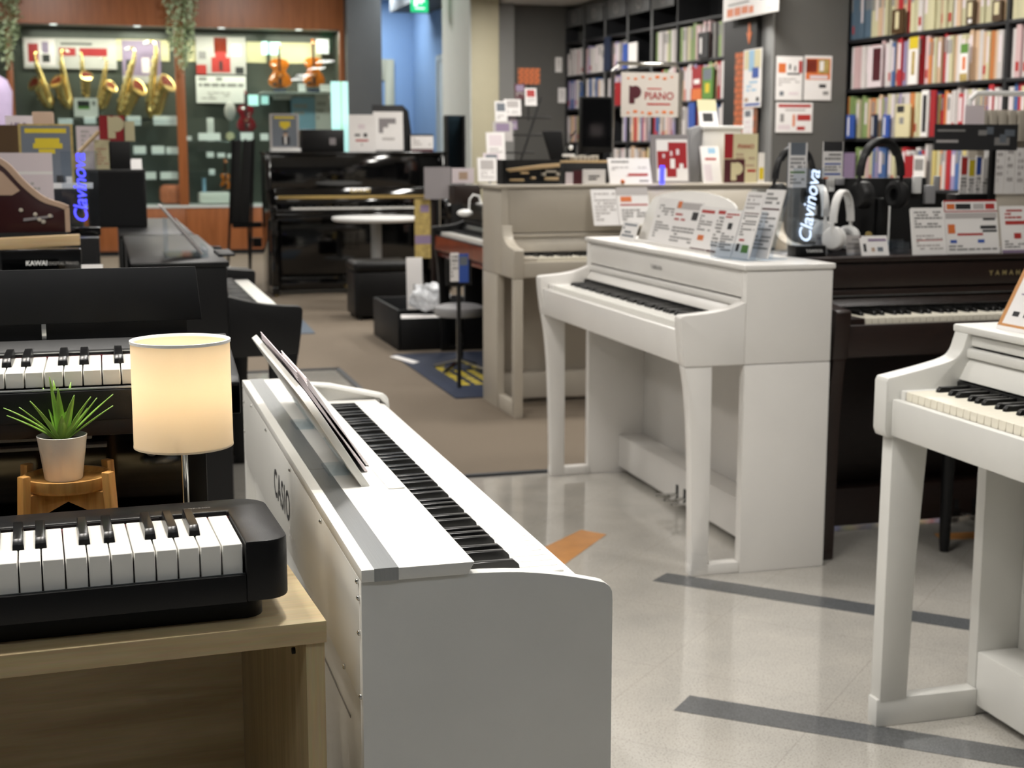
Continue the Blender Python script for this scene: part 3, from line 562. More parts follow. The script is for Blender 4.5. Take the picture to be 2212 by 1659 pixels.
pl = bpy.data.lights.new('bulb_light', 'POINT'); pl.energy = .40; pl.color = (1.0, .92, .80); pl.shadow_soft_size = .018
po = bpy.data.objects.new('bulb_light', pl); C.objects.link(po); po.parent = lp; po.location = (0, 0, .236)
# ---- bamboo plant stand
ps = thing('plant_stand', 'small bamboo plant stand with four legs holding a white pot', 'plant stand', (-.056, 1.856, .740)); q = .046
MB().lathe([(0, .101), (.049, .101), (.0530, .105), (.0540, .118), (.0500, .118), (.0475, .1125), (0, .112)], (0, 0, 0), 40).build('tray', 'bamboo', ps, smooth=True, bevel=.0006)
for (sx, sy) in ((1, 1), (1, -1), (-1, 1), (-1, -1)):
    # the cross is turned so that two legs stand near the sides of the picture
    a = math.atan2(sy * .78, sx); dx, dy = math.cos(a), math.sin(a); m = MB()
    n = Vector((-dy, dx, 0)); c0 = Vector((dx * .0700, dy * .0700, 0)); c1 = Vector((dx * .0625, dy * .0625, .126)); w = .0065; t = .0055; u = Vector((dx, dy, 0))
    vs = [c + n * (sa * w) + u * (sb * t) for c in (c0, c1) for (sa, sb) in ((-1, -1), (1, -1), (1, 1), (-1, 1))]
    m.add(vs, [(0, 3, 2, 1), (4, 5, 6, 7), (0, 1, 5, 4), (1, 2, 6, 5), (2, 3, 7, 6), (3, 0, 4, 7)]); m.build('leg', 'bamboo', ps, bevel=.0012)
for a in (math.atan2(.78, 1), math.atan2(-.78, 1)):
    u = Vector((math.cos(a), math.sin(a), 0)); MB().frame([(-.062, .086), (-.058, .068), (0, .084), (.058, .068), (.062, .086), (.057, .1008), (-.057, .1008)], (-u.y * .004, u.x * .004, 0), u, (0, 0, 1), .008).build('cross_bar', 'bamboo', ps, bevel=.0006)
# ---- pot and its plant
pt = thing('potted_plant', 'spiky green artificial plant in a small white pot on a bamboo stand', 'plant', (-.0600, 1.856, .8525))
MB().lathe([(0, 0), (.0222, 0), (.0232, .002), (.0302, .0545), (.0307, .0555), (.0296, .0560), (.0285, .0545), (.027, .046), (0, .046)], (0, 0, 0), 48).build('pot', 'pot_white', pt, smooth=True)
MB().lathe([(0, .0505), (.0276, .0485), (.0272, .045), (0, .045)], (0, 0, 0), 32).build('gravel', 'soil', pt, smooth=True)
def leaf(az, el, L, w, curl):
    m = MB(); n = 9; az = R(az); d = Vector((math.cos(az), math.sin(az), 0)); s_ = Vector((-d.y, d.x, 0)); p = Vector((d.x * .004, d.y * .004, .048)); e = R(el)
    for i in range(n + 1):
        t = i / n; ww = w * (math.sin(math.pi * min(1, .18 + t * .82) ** .9) ** .8) * (1 - t * .35) if i < n else .0002
        up_ = Vector((0, 0, 1)); tang = d * math.cos(e) + up_ * math.sin(e); nrm = (up_ * math.cos(e) - d * math.sin(e))
        m.v += [p + s_ * ww + nrm * ww * .35, p.copy(), p - s_ * ww + nrm * ww * .35]
        p = p + tang * (L / n); e -= R(curl) / n
    for i in range(n):
        for j in (0, 1): m.f.append((3 * i + j, 3 * i + j + 1, 3 * i + 3 + j + 1, 3 * i + 3 + j)); m.fm.append(0)
    o = m.build('leaf', 'leaf', pt, smooth=True); md = o.modifiers.new('s', 'SOLIDIFY'); md.thickness = .0011
    return o
for a in ((180, 44, .078, .0040, 18), (172, 34, .070, .0036, 10), (8, 46, .082, .0036, 8), (-8, 38, .074, .0038, 4), (25, 54, .076, .0040, 10), (150, 58, .076, .0056, 14), (215, 60, .068, .0060, 8), (110, 80, .076, .0056, 6), (60, 76, .074, .0060, 8),
          (268, 76, .074, .0062, 4), (240, 80, .086, .0040, 2), (300, 66, .070, .0064, 6), (330, 60, .070, .0054, 8), (275, 62, .044, .0064, 6), (90, 66, .068, .005, 5), (195, 50, .066, .0050, 8), (350, 54, .068, .0044, 2), (130, 70, .07, .005, 6)): leaf(*a)

def turn_about(o, c, a):
    o.rotation_euler.z += a; d = Vector(o.location) - Vector(c); d.rotate(Matrix.Rotation(a, 3, 'Z').to_euler()); o.location = Vector(c) + d
turn_about(dk, (.2225, 1.548, 0), R(3.4)); turn_about(kb, (.185, 1.557, .740), R(2.6))

# ---- black bench in front of the dark brown piano
bn = thing('piano_bench', 'black piano bench partly hidden behind the right white piano', 'bench', (2.80, 3.76, 0))
MB().prism(rrect(-.29, .29, -.17, .17, .02), 'z', .44, .50).build('seat', 'black_satin', bn, bevel=.012); MB().box(-.27, .27, -.15, .15, .38, .44).build('apron', 'black_satin', bn, bevel=.003)
for (sx, sy) in ((1, 1), (1, -1), (-1, 1), (-1, -1)): MB().lathe([(0, 0), (.014, 0), (.017, .03), (.022, .4), (0, .4)], (sx * .265, sy * .145, 0), 14).build('leg', 'black_satin', bn, smooth=True)
# ================================================================== cards, posters, leaflets
def lines(u0, v0, u1, v1, n, mat, seed=1, fill=.55):
    q = random.Random(seed); out = []; h = (v1 - v0) / n
    for i in range(n):
        v = v1 - (i + 1) * h; u = u0
        while u < u1 - .02:
            w = q.uniform(.06, .22) * (u1 - u0); e = min(u + w, u1)
            if q.random() < .85: out.append((u, v + h * (1 - fill), e, v + h, mat))
            u = e + .03 * (u1 - u0)
            if q.random() < .12: break
    return out
def card(name, label, cat, base, w, h, rz=0.0, mat='paper', prints=(), t=.003, tilt=0.0, group=None, texts=(), part='sheet', shape=None, backing=None):
    root = thing(name, label, cat, base, rz, group, tilt)
    pts = shape or [(-w / 2, 0), (w / 2, 0), (w / 2, h), (-w / 2, h)]
    MB().prism(pts, 'y', 0, t).build(part, mat, root)
    if backing: MB().box(-w / 2 - .002, w / 2 + .002, t + .0003, t + .004, -.001, h * .98).build('backing', backing, root)
    by = {}
    for i, (u0, v0, u1, v1, m) in enumerate(prints):
        d = .0004 + .00012 * (i % 4) + (.0004 if i > 3 else 0)
        by.setdefault(m, MB()).box(-w / 2 + u0 * w, -w / 2 + u1 * w, -d, 0, v0 * h, v1 * h)
    for m, mb in by.items(): o = mb.build('printing', m, root); o['kind'] = 'stuff'
    for (s, size, u, v, m, kw) in texts:
        MB().text(s, size * h, (-w / 2 + u * w, -.0015, v * h), (1, 0, 0), (0, 0, 1), .0003, **kw).build('lettering', m, root)
    return root
def ycard(name, label, cat, px, Y, z=None, **k):
    # card facing the camera side (-y) whose outline spans px = (x0, y0, x1, y1) at depth Y
    a = PY(px[0], px[3], Y); b = PY(px[2], px[1], Y); zb = min(a.z, PY(px[2], px[3], Y).z); 
    if z is not None: zb = z
    return card(name, label, cat, (.5 * (a.x + b.x), Y, zb), b.x - a.x, b.z - zb, 0.0, **k)
def xcard(name, label, cat, px, Xp, z=None, **k):
    # card facing -x (towards the aisle) at plane X
    a = PX(px[0], px[3], Xp); b = PX(px[2], px[1], Xp); zb = (a.z + PX(px[2], px[3], Xp).z) / 2; zt = (b.z + PX(px[0], px[1], Xp).z) / 2
    if z is not None: zb = z
    return card(name, label, cat, (Xp, .5 * (a.y + b.y), zb), abs(a.y - b.y), zt - zb, R(-90), **k)
def plogo(mb, x, z, s, y=-.0012):
    # the poster's letter P shaped like a piano with keys on its left side
    ring = [(x + s * .34 * math.cos(R(a)) + .05 * s, z + s * .62 + s * .34 * math.sin(R(a))) for a in range(-120, 121, 20)]
    return mb.prism([(x - s * .3, z), (x + s * .02, z), (x + s * .02, z + s * .25)] + ring + [(x - s * .3, z + s * .97)], 'y', y, 0)
LID = .9305
# ---- on the lid of the middle white piano
rest_o = [(-.40, 0), (.40, 0), (.385, .12)] + [(.375 * math.cos(R(a)), .145 + .052 * math.sin(R(a))) for a in range(10, 171, 16)] + [(-.385, .12)]
MB().frame(rest_o, (5.315 - 4.655, .325, LID - .0005), (1, 0, 0), (0, .28, .96), .010).build('music_rest', 'white_paint', mid, bevel=.003)
MB().box(.26, 1.06, .285, .325, LID - .0005, LID + .006).build('rest_ledge', 'white_paint', mid, bevel=.002)
ti = .28
xcard('price_card', 'narrow white spec sheet, leftmost on the curved music rest', 'card', (1398, 425, 1447, 513), 1.896, LID + .006, prints=lines(.15, .1, .85, .85, 12, 'print_grey', 3), tilt=ti, t=.002)
xcard('price_card', 'white price card with an orange dot on the curved music rest', 'card', (1437, 432, 1496, 523), 1.893, LID + .006, prints=[(.05, .82, .95, .97, 'paper_grey'), (.08, .84, .22, .99, 'orange_print')] + lines(.08, .5, .6, .72, 2, 'red_print', 5, .4) + lines(.1, .06, .9, .42, 5, 'print_grey', 6) + [(.7, .6, .92, .78, 'print_dark')], tilt=ti, t=.002)
xcard('price_card', 'white card with a red headline and brown picture on the curved music rest', 'card', (1488, 443, 1529, 533), 1.888, LID + .006, prints=[(.15, .85, .85, .92, 'red_print'), (.3, .22, .62, .34, 'orange_print'), (.05, 0, .95, .03, 'maroon_print')] + lines(.15, .42, .85, .8, 6, 'print_grey', 7), tilt=ti, t=.002)
xcard('price_card', 'white card with a maroon bottom edge, rightmost on the curved music rest', 'card', (1523, 446, 1562, 541), 1.884, LID + .006, prints=[(.15, .86, .85, .94, 'red_print'), (.05, 0, .95, .04, 'maroon_print')] + lines(.2, .1, .8, .8, 9, 'print_grey', 8), tilt=ti, t=.002)
xcard('price_tag', 'small white tag at the far end of the white piano lid', 'card', (1337, 478, 1370, 512), 1.875, LID, prints=lines(.1, .1, .9, .9, 4, 'slate_print', 9), tilt=.3, t=.002)
st = thing('leaflet_holder', 'clear acrylic holder at the near end of the white piano lid', 'holder', (1.90, 4.085, LID), R(-78))
MB().box(-.095, .095, -.06, .09, 0, .004).build('base', 'acrylic', st)
MB().box(-.095, .095, -.06, -.057, .004, .05).build('front_lip', 'acrylic', st)
MB().frame([(-.095, 0), (.095, 0), (.095, .15), (-.095, .15)], (0, -.035, .004), (1, 0, 0), (0, .3, .95), -.003).build('back_plate', 'acrylic', st); MB().frame([(-.095, 0), (.095, 0), (.095, .22), (-.095, .22)], (0, .03, .004), (1, 0, 0), (0, .3, .95), -.003).build('back_plate', 'acrylic', st)
for (dx, dy, w, h, lab, pr) in ((.045, -.052, .085, .150, 'white leaflet with a green picture and dark drawings in the front of the acrylic holder', [(.08, .93, .92, .95, 'maroon_print'), (.45, .12, .85, .28, 'green_print'), (.12, .14, .3, .3, 'print_dark')] + lines(.1, .45, .9, .9, 8, 'print_grey', 12) + lines(.2, .32, .9, .4, 1, 'red_print', 1)),
                           (-.047, -.050, .082, .148, 'pale leaflet with a black round drawing in the front of the acrylic holder', [(.35, .58, .62, .72, 'print_dark')] + lines(.1, .8, .9, .92, 2, 'red_print', 14) + lines(.1, .1, .9, .5, 7, 'print_grey', 15))):
    p = st.matrix_basis @ Vector((dx, dy, .006)); card('leaflet', lab, 'leaflet', p, w, h, R(-78), prints=pr, tilt=.3, t=.004)
for (dx, dy, w, h, lab, pr) in ((.05, .012, .09, .215, 'tall white leaflet with a maroon line in the back of the acrylic holder', [(.03, .70, .97, .725, 'maroon_print')] + lines(.1, .76, .9, .95, 3, 'print_grey', 16) + lines(.1, .1, .9, .65, 10, 'print_grey', 17)),
                           (-.046, .016, .088, .205, 'tall pale leaflet, right one in the back of the acrylic holder', lines(.1, .1, .9, .95, 14, 'paper_grey', 18))):
    p = st.matrix_basis @ Vector((dx, dy, .006)); card('leaflet', lab, 'leaflet', p, w, h, R(-78), prints=pr, tilt=.3, t=.006)
# ---- on the lid of the dark brown piano
sg = thing('acrylic_sign', 'clear acrylic sign with glowing white script on a black base', 'sign', (*PY(1742, 546, 4.14).xy, LID)); 
MB().box(-.052, .052, -.03, .03, 0, .034).build('base', 'black_satin', sg, bevel=.002)
MB().text('YAMAHA', .014, (.012, -.0302, .017), (1, 0, 0), (0, 0, 1), .0003, bold=.0002).build('lettering', 'plastic_white', sg)
MB().box(-.052, .052, -.004, .004, .034, .275).build('plate', 'acrylic', sg)
MB().text('Clavinova', .062, (.004, -.0042, .155), (0.12, 0, 1), (-1, 0, .12), .0006, shear=.25, bold=.0004, space=.95).build('glowing_script', 'neon_white', sg)
def headphones(name, label, c, mat, s=1.0, rz=0.0, band_only=False, pad='dark_rubber'):
    o = thing(name, label, 'headphones', c, rz); n = 18; wv = .075 * s
    path = [(wv * math.cos(R(a)) * (1 if abs(a - 90) < 60 else .98), 0, .10 * s + .105 * s * math.sin(R(a))) for a in range(0, 181, 10)]
    m = MB()
    for dx, rr in ((0, .007 * s),): m.tube(path, rr, 8); m.tube([(x, .008 * s, z) for x, y, z in path], rr, 8); m.tube([(x, -.008 * s, z) for x, y, z in path], rr, 8)
    m.build('headband', mat, o, smooth=True)
    m = MB().tube([(x * .88, 0, z - .006 * s) for x, y, z in path[4:-4]], .008 * s, 8); m.build('headband_pad', pad, o, smooth=True)
    for sx in (-1, 1):
        y = MB().tube([(sx * wv, 0, .10 * s), (sx * (wv + .004 * s), 0, .075 * s), (sx * (wv + .002 * s), 0, .05 * s)], .006 * s, 8).build('yoke', mat, o, smooth=True)
        cu = MB().cyl((sx * (wv - .012 * s), 0, .045 * s), .042 * s, .02 * s, 24, ax=(sx, 0, .05), r2=.036 * s).build('ear_cup', mat, o, bevel=.003)
        MB().lathe([(.018 * s, 0), (.04 * s, 0), (.041 * s, .014 * s), (.03 * s, .018 * s), (.018 * s, .014 * s)], (sx * (wv - .012 * s), 0, .045 * s), 24, True, ax=(-sx, 0, 0)).build('ear_cushion', pad, cu, smooth=True)
    return o
p = PY(1820, 530, 4.16); hw = headphones('headphones', 'white headphones standing upright on the dark piano', (p.x, 4.17, LID + .012), 'headphone_white', .92, R(38), pad='plastic_white')
m = MB().box(p.x - .05, p.x + .05, 4.13, 4.21, LID, LID + .008); m.solo('headphone_stand', 'acrylic', 'flat clear acrylic plate under the white headphones', 'stand')
p = PY(1768, 500, 4.27); headphones('headphones', 'white headphones half hidden behind the glowing acrylic sign', (p.x, 4.27, LID + .03), 'headphone_white', .9, R(80), pad='plastic_white'); MB().box(p.x - .04, p.x + .04, 4.24, 4.30, LID, LID + .03).solo('headphone_stand', 'black_matte', 'black block under the half hidden white headphones', 'stand')
p = PY(1906, 452, 4.25)
hs = thing('headphone_stand', 'black post stand carrying large black headphones', 'stand', (p.x, 4.27, LID)); MB().cyl((0, 0, 0), .05, .01, 24).build('base', 'black_matte', hs, smooth=True); MB().box(-.012, .012, -.012, .012, .01, .175).build('post', 'black_satin', hs, bevel=.002); MB().box(.018, .024, -.03, -.027, .01, .15).build('price_stick', 'plastic_white', hs)
headphones('headphones', 'large black headphones on a post stand above the dark piano', (p.x, 4.27, LID + .135), 'headphone_black', 1.12, R(8))
p = PY(1706, 420, 4.36); hs = thing('headphone_stand', 'clear stand holding thin black headphones behind the leaflets', 'stand', (p.x, 4.33, LID)); MB().box(-.05, .05, -.02, .03, 0, .006).build('base', 'acrylic', hs); MB().box(-.02, .02, -.003, .003, .006, .28).build('plate', 'acrylic', hs)
headphones('headphones', 'thin black headphones behind the tall white leaflets', (p.x, 4.33, LID + .14), 'headphone_black', .98, R(5))
ycard('spec_tag', 'white hang tag with green lines in front of the thin black headphones', 'tag', (1702, 308, 1745, 405), 4.30, prints=[(.1, .72, .9, 1, 'slate_print'), (.1, .32, .9, .36, 'green_print')] + lines(.1, .4, .9, .66, 3, 'print_grey', 21) + lines(.1, .05, .9, .28, 3, 'print_grey', 22), t=.003, backing='acrylic')
ycard('spec_tag', 'white hang tag with blue lines beside the black display board', 'tag', (1776, 306, 1822, 386), 4.30, prints=[(.03, .74, .97, 1, 'print_dark'), (.1, .38, .9, .42, 'blue_print'), (.1, .1, .9, .15, 'blue_print'), (.05, 0, .3, .04, 'orange_print')] + lines(.1, .46, .9, .68, 2, 'print_grey', 23) + lines(.1, .18, .9, .34, 2, 'print_grey', 24), t=.003)
a = PY(1772, 515, 4.325); b = PY(2012, 384, 4.325)
bd = thing('display_board', 'black upright display board behind the headphones', 'display board', (.5 * (a.x + b.x), 4.355, LID)); w = (b.x - a.x) / 2
MB().box(-w, w, 0, .018, 0, b.z - LID).build('board', 'black_matte', bd, bevel=.002); MB().box(-w, w, -.02, .04, 0, .012).build('foot', 'black_matte', bd)
for (x0, y0, x1, y1, nm, mt, lab) in ((1787, 378, 1802, 414, 'hook', 'plastic_white', 0), (1803, 383, 1823, 400, 'plug_adapter', 'plastic_grey', 0), (1972, 380, 1990, 418, 'hook', 'plastic_white', 0), (1996, 400, 2020, 440, 'plug_adapter', 'plastic_grey', 0), (2018, 380, 2030, 412, 'hook', 'plastic_grey', 0)):
    a = PY(x0, y1, 4.34); b = PY(x1, y0, 4.34); MB((bd.location)).box(a.x, b.x, 4.333, 4.352, a.z, b.z).build(nm, mt, bd, bevel=.003)
ycard('price_tag', 'small white price card with a yellow round sticker below the black headphones', 'card', (1862, 507, 1923, 550), 4.10, LID, prints=[(.0, .9, .06, 1, 'maroon_print'), (.1, .2, .2, .6, 'print_dark'), (.38, .2, .5, .4, 'tan_card'), (.6, .2, .8, .42, 'slate_print'), (.3, .72, .95, .85, 'lilac_print')], tilt=.35)
MB().cyl((PY(1878, 500, 4.14).x, 4.145, LID + .062), .012, .003, 20, ax=(0, -1, 0)).box(PY(1878, 500, 4.14).x - .001, PY(1878, 500, 4.14).x + .001, 4.142, 4.145, LID, LID + .055).solo('round_sticker', 'gold_patch', 'round olive sticker on a stick behind the small price card', 'sticker')
ycard('price_tag', 'small grey price card left of the sticker, below the white headphones', 'card', (1830, 508, 1862, 540), 4.14, LID, mat='paper_grey', prints=lines(.1, .2, .9, .85, 3, 'print_grey', 25), tilt=.2)
ycard('price_tag', 'tiny grey tag left of the white headphones', 'card', (1765, 505, 1790, 540), 4.18, LID, mat='paper_grey', prints=lines(.1, .2, .9, .85, 3, 'print_grey', 26), tilt=.2)
a = PY(1922, 542, 4.14); bx = thing('acrylic_box', 'small empty clear acrylic box on the dark piano', 'box', (PY(1942, 540, 4.14).x, 4.15, LID)); MB().box(-.033, .033, -.02, -.018, 0, .04).box(-.033, .033, .018, .02, 0, .045).box(-.033, -.031, -.018, .018, 0, .04).box(.031, .033, -.018, .018, 0, .04).box(-.031, .031, -.018, .018, 0, .003).build('walls', 'acrylic', bx)
ycard('price_card', 'white text card, left of the three price cards on the dark piano', 'card', (1975, 447, 2050, 540), 4.08, LID, prints=lines(.08, .55, .92, .92, 6, 'print_grey', 27) + lines(.1, .08, .9, .42, 5, 'paper_grey', 28) + [(.1, .3, .9, .32, 'red_print')], tilt=.2, backing='plastic_white')
ycard('price_card', 'wide price card with a red framed headline on the dark piano', 'card', (2046, 430, 2166, 538), 4.09, LID, prints=[(0, .97, 1, 1, 'red_print'), (0, .78, 1, .80, 'red_print'), (0, .8, .015, .97, 'red_print'), (.05, .83, .2, .93, 'orange_print'), (.22, .83, .5, .93, 'print_dark'), (.55, .83, .75, .93, 'paper_grey'), (.78, .83, .95, .93, 'red_print'), (.02, .66, .98, .76, 'paper_grey'), (.72, .62, .95, .72, 'print_dark'), (.05, .38, .18, .55, 'orange_print'), (.22, .34, .7, .38, 'red_print'), (.66, .46, .96, .52, 'print_dark'), (.7, .4, .97, .44, 'print_dark'), (.08, .2, .2, .26, 'blue_print'), (.6, .2, .72, .26, 'blue_print')] + lines(.05, .04, .95, .16, 2, 'print_grey', 29), tilt=.2, backing='plastic_white')
ycard('price_card', 'white card with red triangle marks at the right picture edge', 'card', (2166, 443, 2240, 538), 4.09, LID, prints=[(.2, .88, .7, .92, 'red_print'), (.15, .6, .8, .68, 'red_print'), (.4, .3, .62, .42, 'red_print'), (0, 0, 1, .06, 'lilac_print')] + lines(.1, .08, .9, .26, 3, 'print_grey', 30) + lines(.15, .7, .85, .85, 2, 'red_print', 31), tilt=.2)
# ---- sheet on the lid of the right white piano
card('music_sheet', 'white music sheet with an orange border on the right white piano', 'sheet', (1.812, 2.43, .8885), .42, .27, R(-90), prints=[(.0, .03, .03, .97, 'tape_orange'), (.03, .03, 1, .05, 'tape_orange')] + [(.08 + .09 * i, .12, .13 + .09 * i, .16, 'print_dark') for i in range(9)] + [(.08, .3, .95, .31, 'lilac_print'), (.08, .5, .95, .51, 'lilac_print')], tilt=.46, t=.004)
MB().frame([(0, 0), (.56, 0), (.56, .17), (0, .17)], (.13, .247, .8875), (1, 0, 0), (0, .41, .91), -.008).build('music_rest', 'white_satin', rp, bevel=.003)
# ---- rack, poster and leaflets behind the dark piano
a = PY(2135, 420, 5.2); rk = thing('leaflet_rack', 'beige leaflet rack with a tubular handle at the right edge', 'rack', (a.x + .14, 5.3, 0)); zt = PY(2135, 235, 5.2).z; zb = PY(2135, 305, 5.2).z
MB().box(-.16, .2, -.06, .1, 0, a.z).build('cabinet', 'cream_paint', rk, bevel=.004); MB().box(-.15, .2, .04, .06, a.z, zt).build('back', 'cream_paint', rk)
for i in range(7): MB().box(-.14 + i * .045, -.105 + i * .045, -.02, .04, zb, zt - .005).build('slat', 'cream_paint', rk, bevel=.002)
hz = PY(2135, 198, 5.2).z
MB().tube([(-.15, .05, zt - .02), (-.15, .05, hz - .03), (-.12, .05, hz), (.17, .05, hz), (.2, .05, hz - .03), (.2, .05, zt)], .011, 10).build('handle', 'plastic_white', rk, smooth=True)
for i in range(5): card('leaflet', ['leftmost', 'second', 'third', 'fourth', 'rightmost'][i] + ' white folded leaflet in the lower tier of the beige rack', 'leaflet', (a.x + .02 + .05 * i, 5.235, a.z), .046, .20 - .012 * (i % 2), 0, prints=lines(.2, .2, .8, .9, 5, 'paper_grey', 40 + i), t=.004, group='leaflets in the beige rack')
ycard('poster', 'wide black poster with a grey engine-like picture above the dark piano', 'poster', (2018, 269, 2200, 325), 4.95, mat='print_dark', prints=[(.03, .72, .36, .80, 'print_grey'), (.02, .30, .28, .40, 'paper_grey'), (.52, .58, .62, .78, 'print_grey'), (.62, .62, .7, .9, 'slate_print'), (.72, .2, .9, .5, 'print_grey'), (.78, .3, .86, .62, 'slate_print'), (.84, .55, .96, .8, 'slate_print')], t=.006)
pm = PY(2150, 325, 4.95); MB().box(pm.x - .01, pm.x + .01, 4.957, 4.977, 0, pm.z + .02).box(pm.x - .12, pm.x + .12, 4.86, 4.985, 0, .012).solo('poster_stand', 'black_satin', 'black post behind the wide black poster', 'stand')
ycard('pamphlet', 'pale pink pamphlet standing below the black poster', 'leaflet', (2084, 228, 2128, 270), 4.953, mat='paper_pink', t=.004)
for i, (x0, x1, c) in enumerate(((2073, 2092, 'red_print'), (2090, 2108, 'yellow_print'), (2106, 2122, 'blue_print'), (2120, 2138, 'paper'), (2134, 2152, 'lilac_print'))): ycard('pamphlet', 'pamphlet with a %s cover among those left of the beige rack' % {'red_print': 'red', 'yellow_print': 'yellow', 'blue_print': 'blue', 'paper': 'white', 'lilac_print': 'lilac'}[c], 'leaflet', (x0, 336 + 6 * (i % 2), x1, 418), 5.02, mat='paper', prints=[(.1, .5, .9, .95, c)] + lines(.1, .05, .9, .42, 4, 'print_grey', 50 + i), t=.006, group='pamphlets left of the beige rack')
b0 = PY(2062, 418, 5.0); b1 = PY(2156, 418, 5.0); hb = thing('pamphlet_holder', 'black holder on a post under the coloured pamphlets', 'holder', (.5 * (b0.x + b1.x), 5.04, 0)); MB().box(-.09, .09, -.04, .03, b0.z - .045, b0.z - .002).build('tray', 'black_satin', hb, bevel=.004); MB().box(-.015, .015, -.015, .015, .01, b0.z - .045).build('post', 'black_satin', hb); MB().cyl((0, .09, 0), .11, .012, 28).build('base', 'black_satin', hb, smooth=True)
# ================================================================== middle distance
LC = 1.0985
# ---- on top of the cream piano
a = PY(1078, 397, 6.80); b = PY(1214, 345, 6.80)
am = thing('piano_action_model', 'cutaway piano action with pale wooden levers in a black frame', 'model', (.5 * (a.x + b.x), 6.80, LC)); w = (b.x - a.x) / 2; h = b.z - LC
MB().box(-w, w, .03, .04, 0, h).build('back_board', 'black_matte', am); MB().box(-w, w, -.06, .04, 0, .008).build('base', 'black_matte', am); MB().box(-w, -w + .02, -.06, .04, .008, h).build('side', 'black_satin', am)
MB().prism([(-w * .85, h * .62), (w * .3, h * .80), (w * .9, h * .86), (w * .9, h * .70), (w * .2, h * .62), (-w * .7, h * .50)], 'y', -.02, .0).build('key_lever', 'pale_wood', am, bevel=.001)
MB().box(w * .35, w * .9, -.02, .01, h * .48, h * .56).box(w * .35, w * .45, -.02, .01, h * .35, h * .56).box(w * .8, w * .9, -.02, .01, h * .35, h * .56).build('bridge', 'cream_paint', am)
for (u0, u1, v0, v1) in ((.42, .85, .15, .28), (-.35, -.1, .42, .5), (-.02, .12, .2, .3), (-.7, -.25, .12, .22)): MB().box(w * u0, w * u1, -.025, 0, h * v0, h * v1).build('hammer_block', 'pale_wood', am, bevel=.001)
a = PY(1212, 352, 6.92); b = PY(1310, 318, 6.92)
am = thing('piano_action_model', 'small wooden hammer action with metal rods on a black block', 'model', (.5 * (a.x + b.x), 6.93, LC)); w = (b.x - a.x) / 2; h = a.z - LC
MB().box(-w, w, -.05, .05, 0, h).build('block', 'black_matte', am, bevel=.002); MB().box(-w, w, -.05, .04, h, h + .012).build('key_board', 'pale_wood', am, bevel=.001)
for i in range(6): MB().box(-w * .5 + i * .022, -w * .5 + .016 + i * .022, -.045, .03, h + .013, h + .03 + .004 * (i % 3)).build('hammer', 'cream_paint', am, bevel=.002)
MB().tube([(-w * .7, 0, h), (-w * .75, 0, h + .07), (-w * .55, 0, h + .12), (-w * .35, 0, h + .16)], .004, 6).tube([(-w * .3, 0, h), (-w * .28, 0, h + .09)], .004, 6).build('metal_rod', 'chrome', am)
MB().box(-w * .9, -w * .4, -.01, .01, h + .03, h + .045).sphere((-w * .55, 0, h + .075), .012).build('felt_hammer', 'plastic_white', am)
a = PY(1262, 330, 7.12); b = PY(1332, 208, 7.12)
mb_ = thing('monitor', 'black flat monitor on a stand behind the hammer model', 'monitor', (.5 * (a.x + b.x), 7.20, 0)); w = (b.x - a.x) / 2
MB().box(-w, w, -.02, .02, a.z, b.z).build('screen_housing', 'black_satin', mb_, bevel=.003); MB().box(-w + .008, w - .008, -.0206, -.02, a.z + .03, b.z - .01).build('screen', 'black_gloss', mb_); MB().box(-.03, .03, 0, .03, .02, a.z).build('post', 'black_satin', mb_); MB().box(-.15, .15, -.06, .04, 0.006, .02).build('base', 'black_satin', mb_)
xcardp = PY(1195, 345, 7.15)
MB().prism([(PY(1170, 283, 7.15).x, PY(1170, 283, 7.15).z), (PY(1212, 283, 7.15).x, PY(1212, 283, 7.15).z), (PY(1225, 350, 7.15).x, 1.10), (PY(1203, 350, 7.15).x, 1.10)], 'y', 7.14, 7.152).box(xcardp.x - .01, xcardp.x + .05, 7.13, 7.17, 0.006, 1.11).solo('music_stand_desk', 'black_satin', 'slanted black stand plate beside the hammer model', 'stand', bevel=.002)
ycard('price_card', 'small maroon card between the two action models', 'card', (1238, 368, 1258, 394), 6.72, LC, mat='maroon_print', t=.004); ycard('price_card', 'small white boxy card right of the maroon card', 'card', (1262, 366, 1308, 395), 6.74, LC, prints=lines(.2, .2, .8, .6, 2, 'print_dark', 60), t=.03)
ycard('price_card', 'small pink tag at the left of the maroon card', 'card', (1222, 372, 1238, 394), 6.70, LC, mat='paper_pink', t=.004)
pc = ycard('price_card', 'white slanted price card with red figures on the cream piano', 'card', (1318, 338, 1410, 395), 6.73, LC, prints=lines(.08, .75, .5, .9, 1, 'print_grey', 61) + lines(.08, .5, .9, .66, 2, 'paper_grey', 62) + [(.45, .32, .92, .40, 'red_print'), (.4, .30, .9, .32, 'red_print'), (.7, .08, .92, .14, 'print_grey')], tilt=.35, t=.004)
MB().sphere((PY(1345, 397, 6.66).x, 6.66, LC + .012), .012, 12, 8).solo('round_sticker', 'orange_print', 'tiny orange ball at the foot of the slanted price card', 'sticker', smooth=True)
tb = ycard('poster', 'red and white poster in a grey holder on the cream piano', 'poster', (1408, 290, 1492, 392), 6.86, LC, mat='card_grey', prints=[(.14, .04, .96, .90, 'paper'), (.16, .30, .94, .66, 'red_bold'), (.45, .5, .94, .84, 'red_bold'), (.16, .08, .42, .3, 'paper'), (.4, .12, .66, .34, 'red_bold'), (.5, .3, .62, .5, 'paper'), (.74, .2, .84, .4, 'paper'), (.3, .52, .36, .6, 'paper_pink'), (.5, .56, .56, .66, 'paper_pink'), (.66, .58, .74, .7, 'paper_pink')], tilt=.12, t=.006)
bx = PY(1478, 392, 6.97); by_ = PY(1592, 272, 6.97)
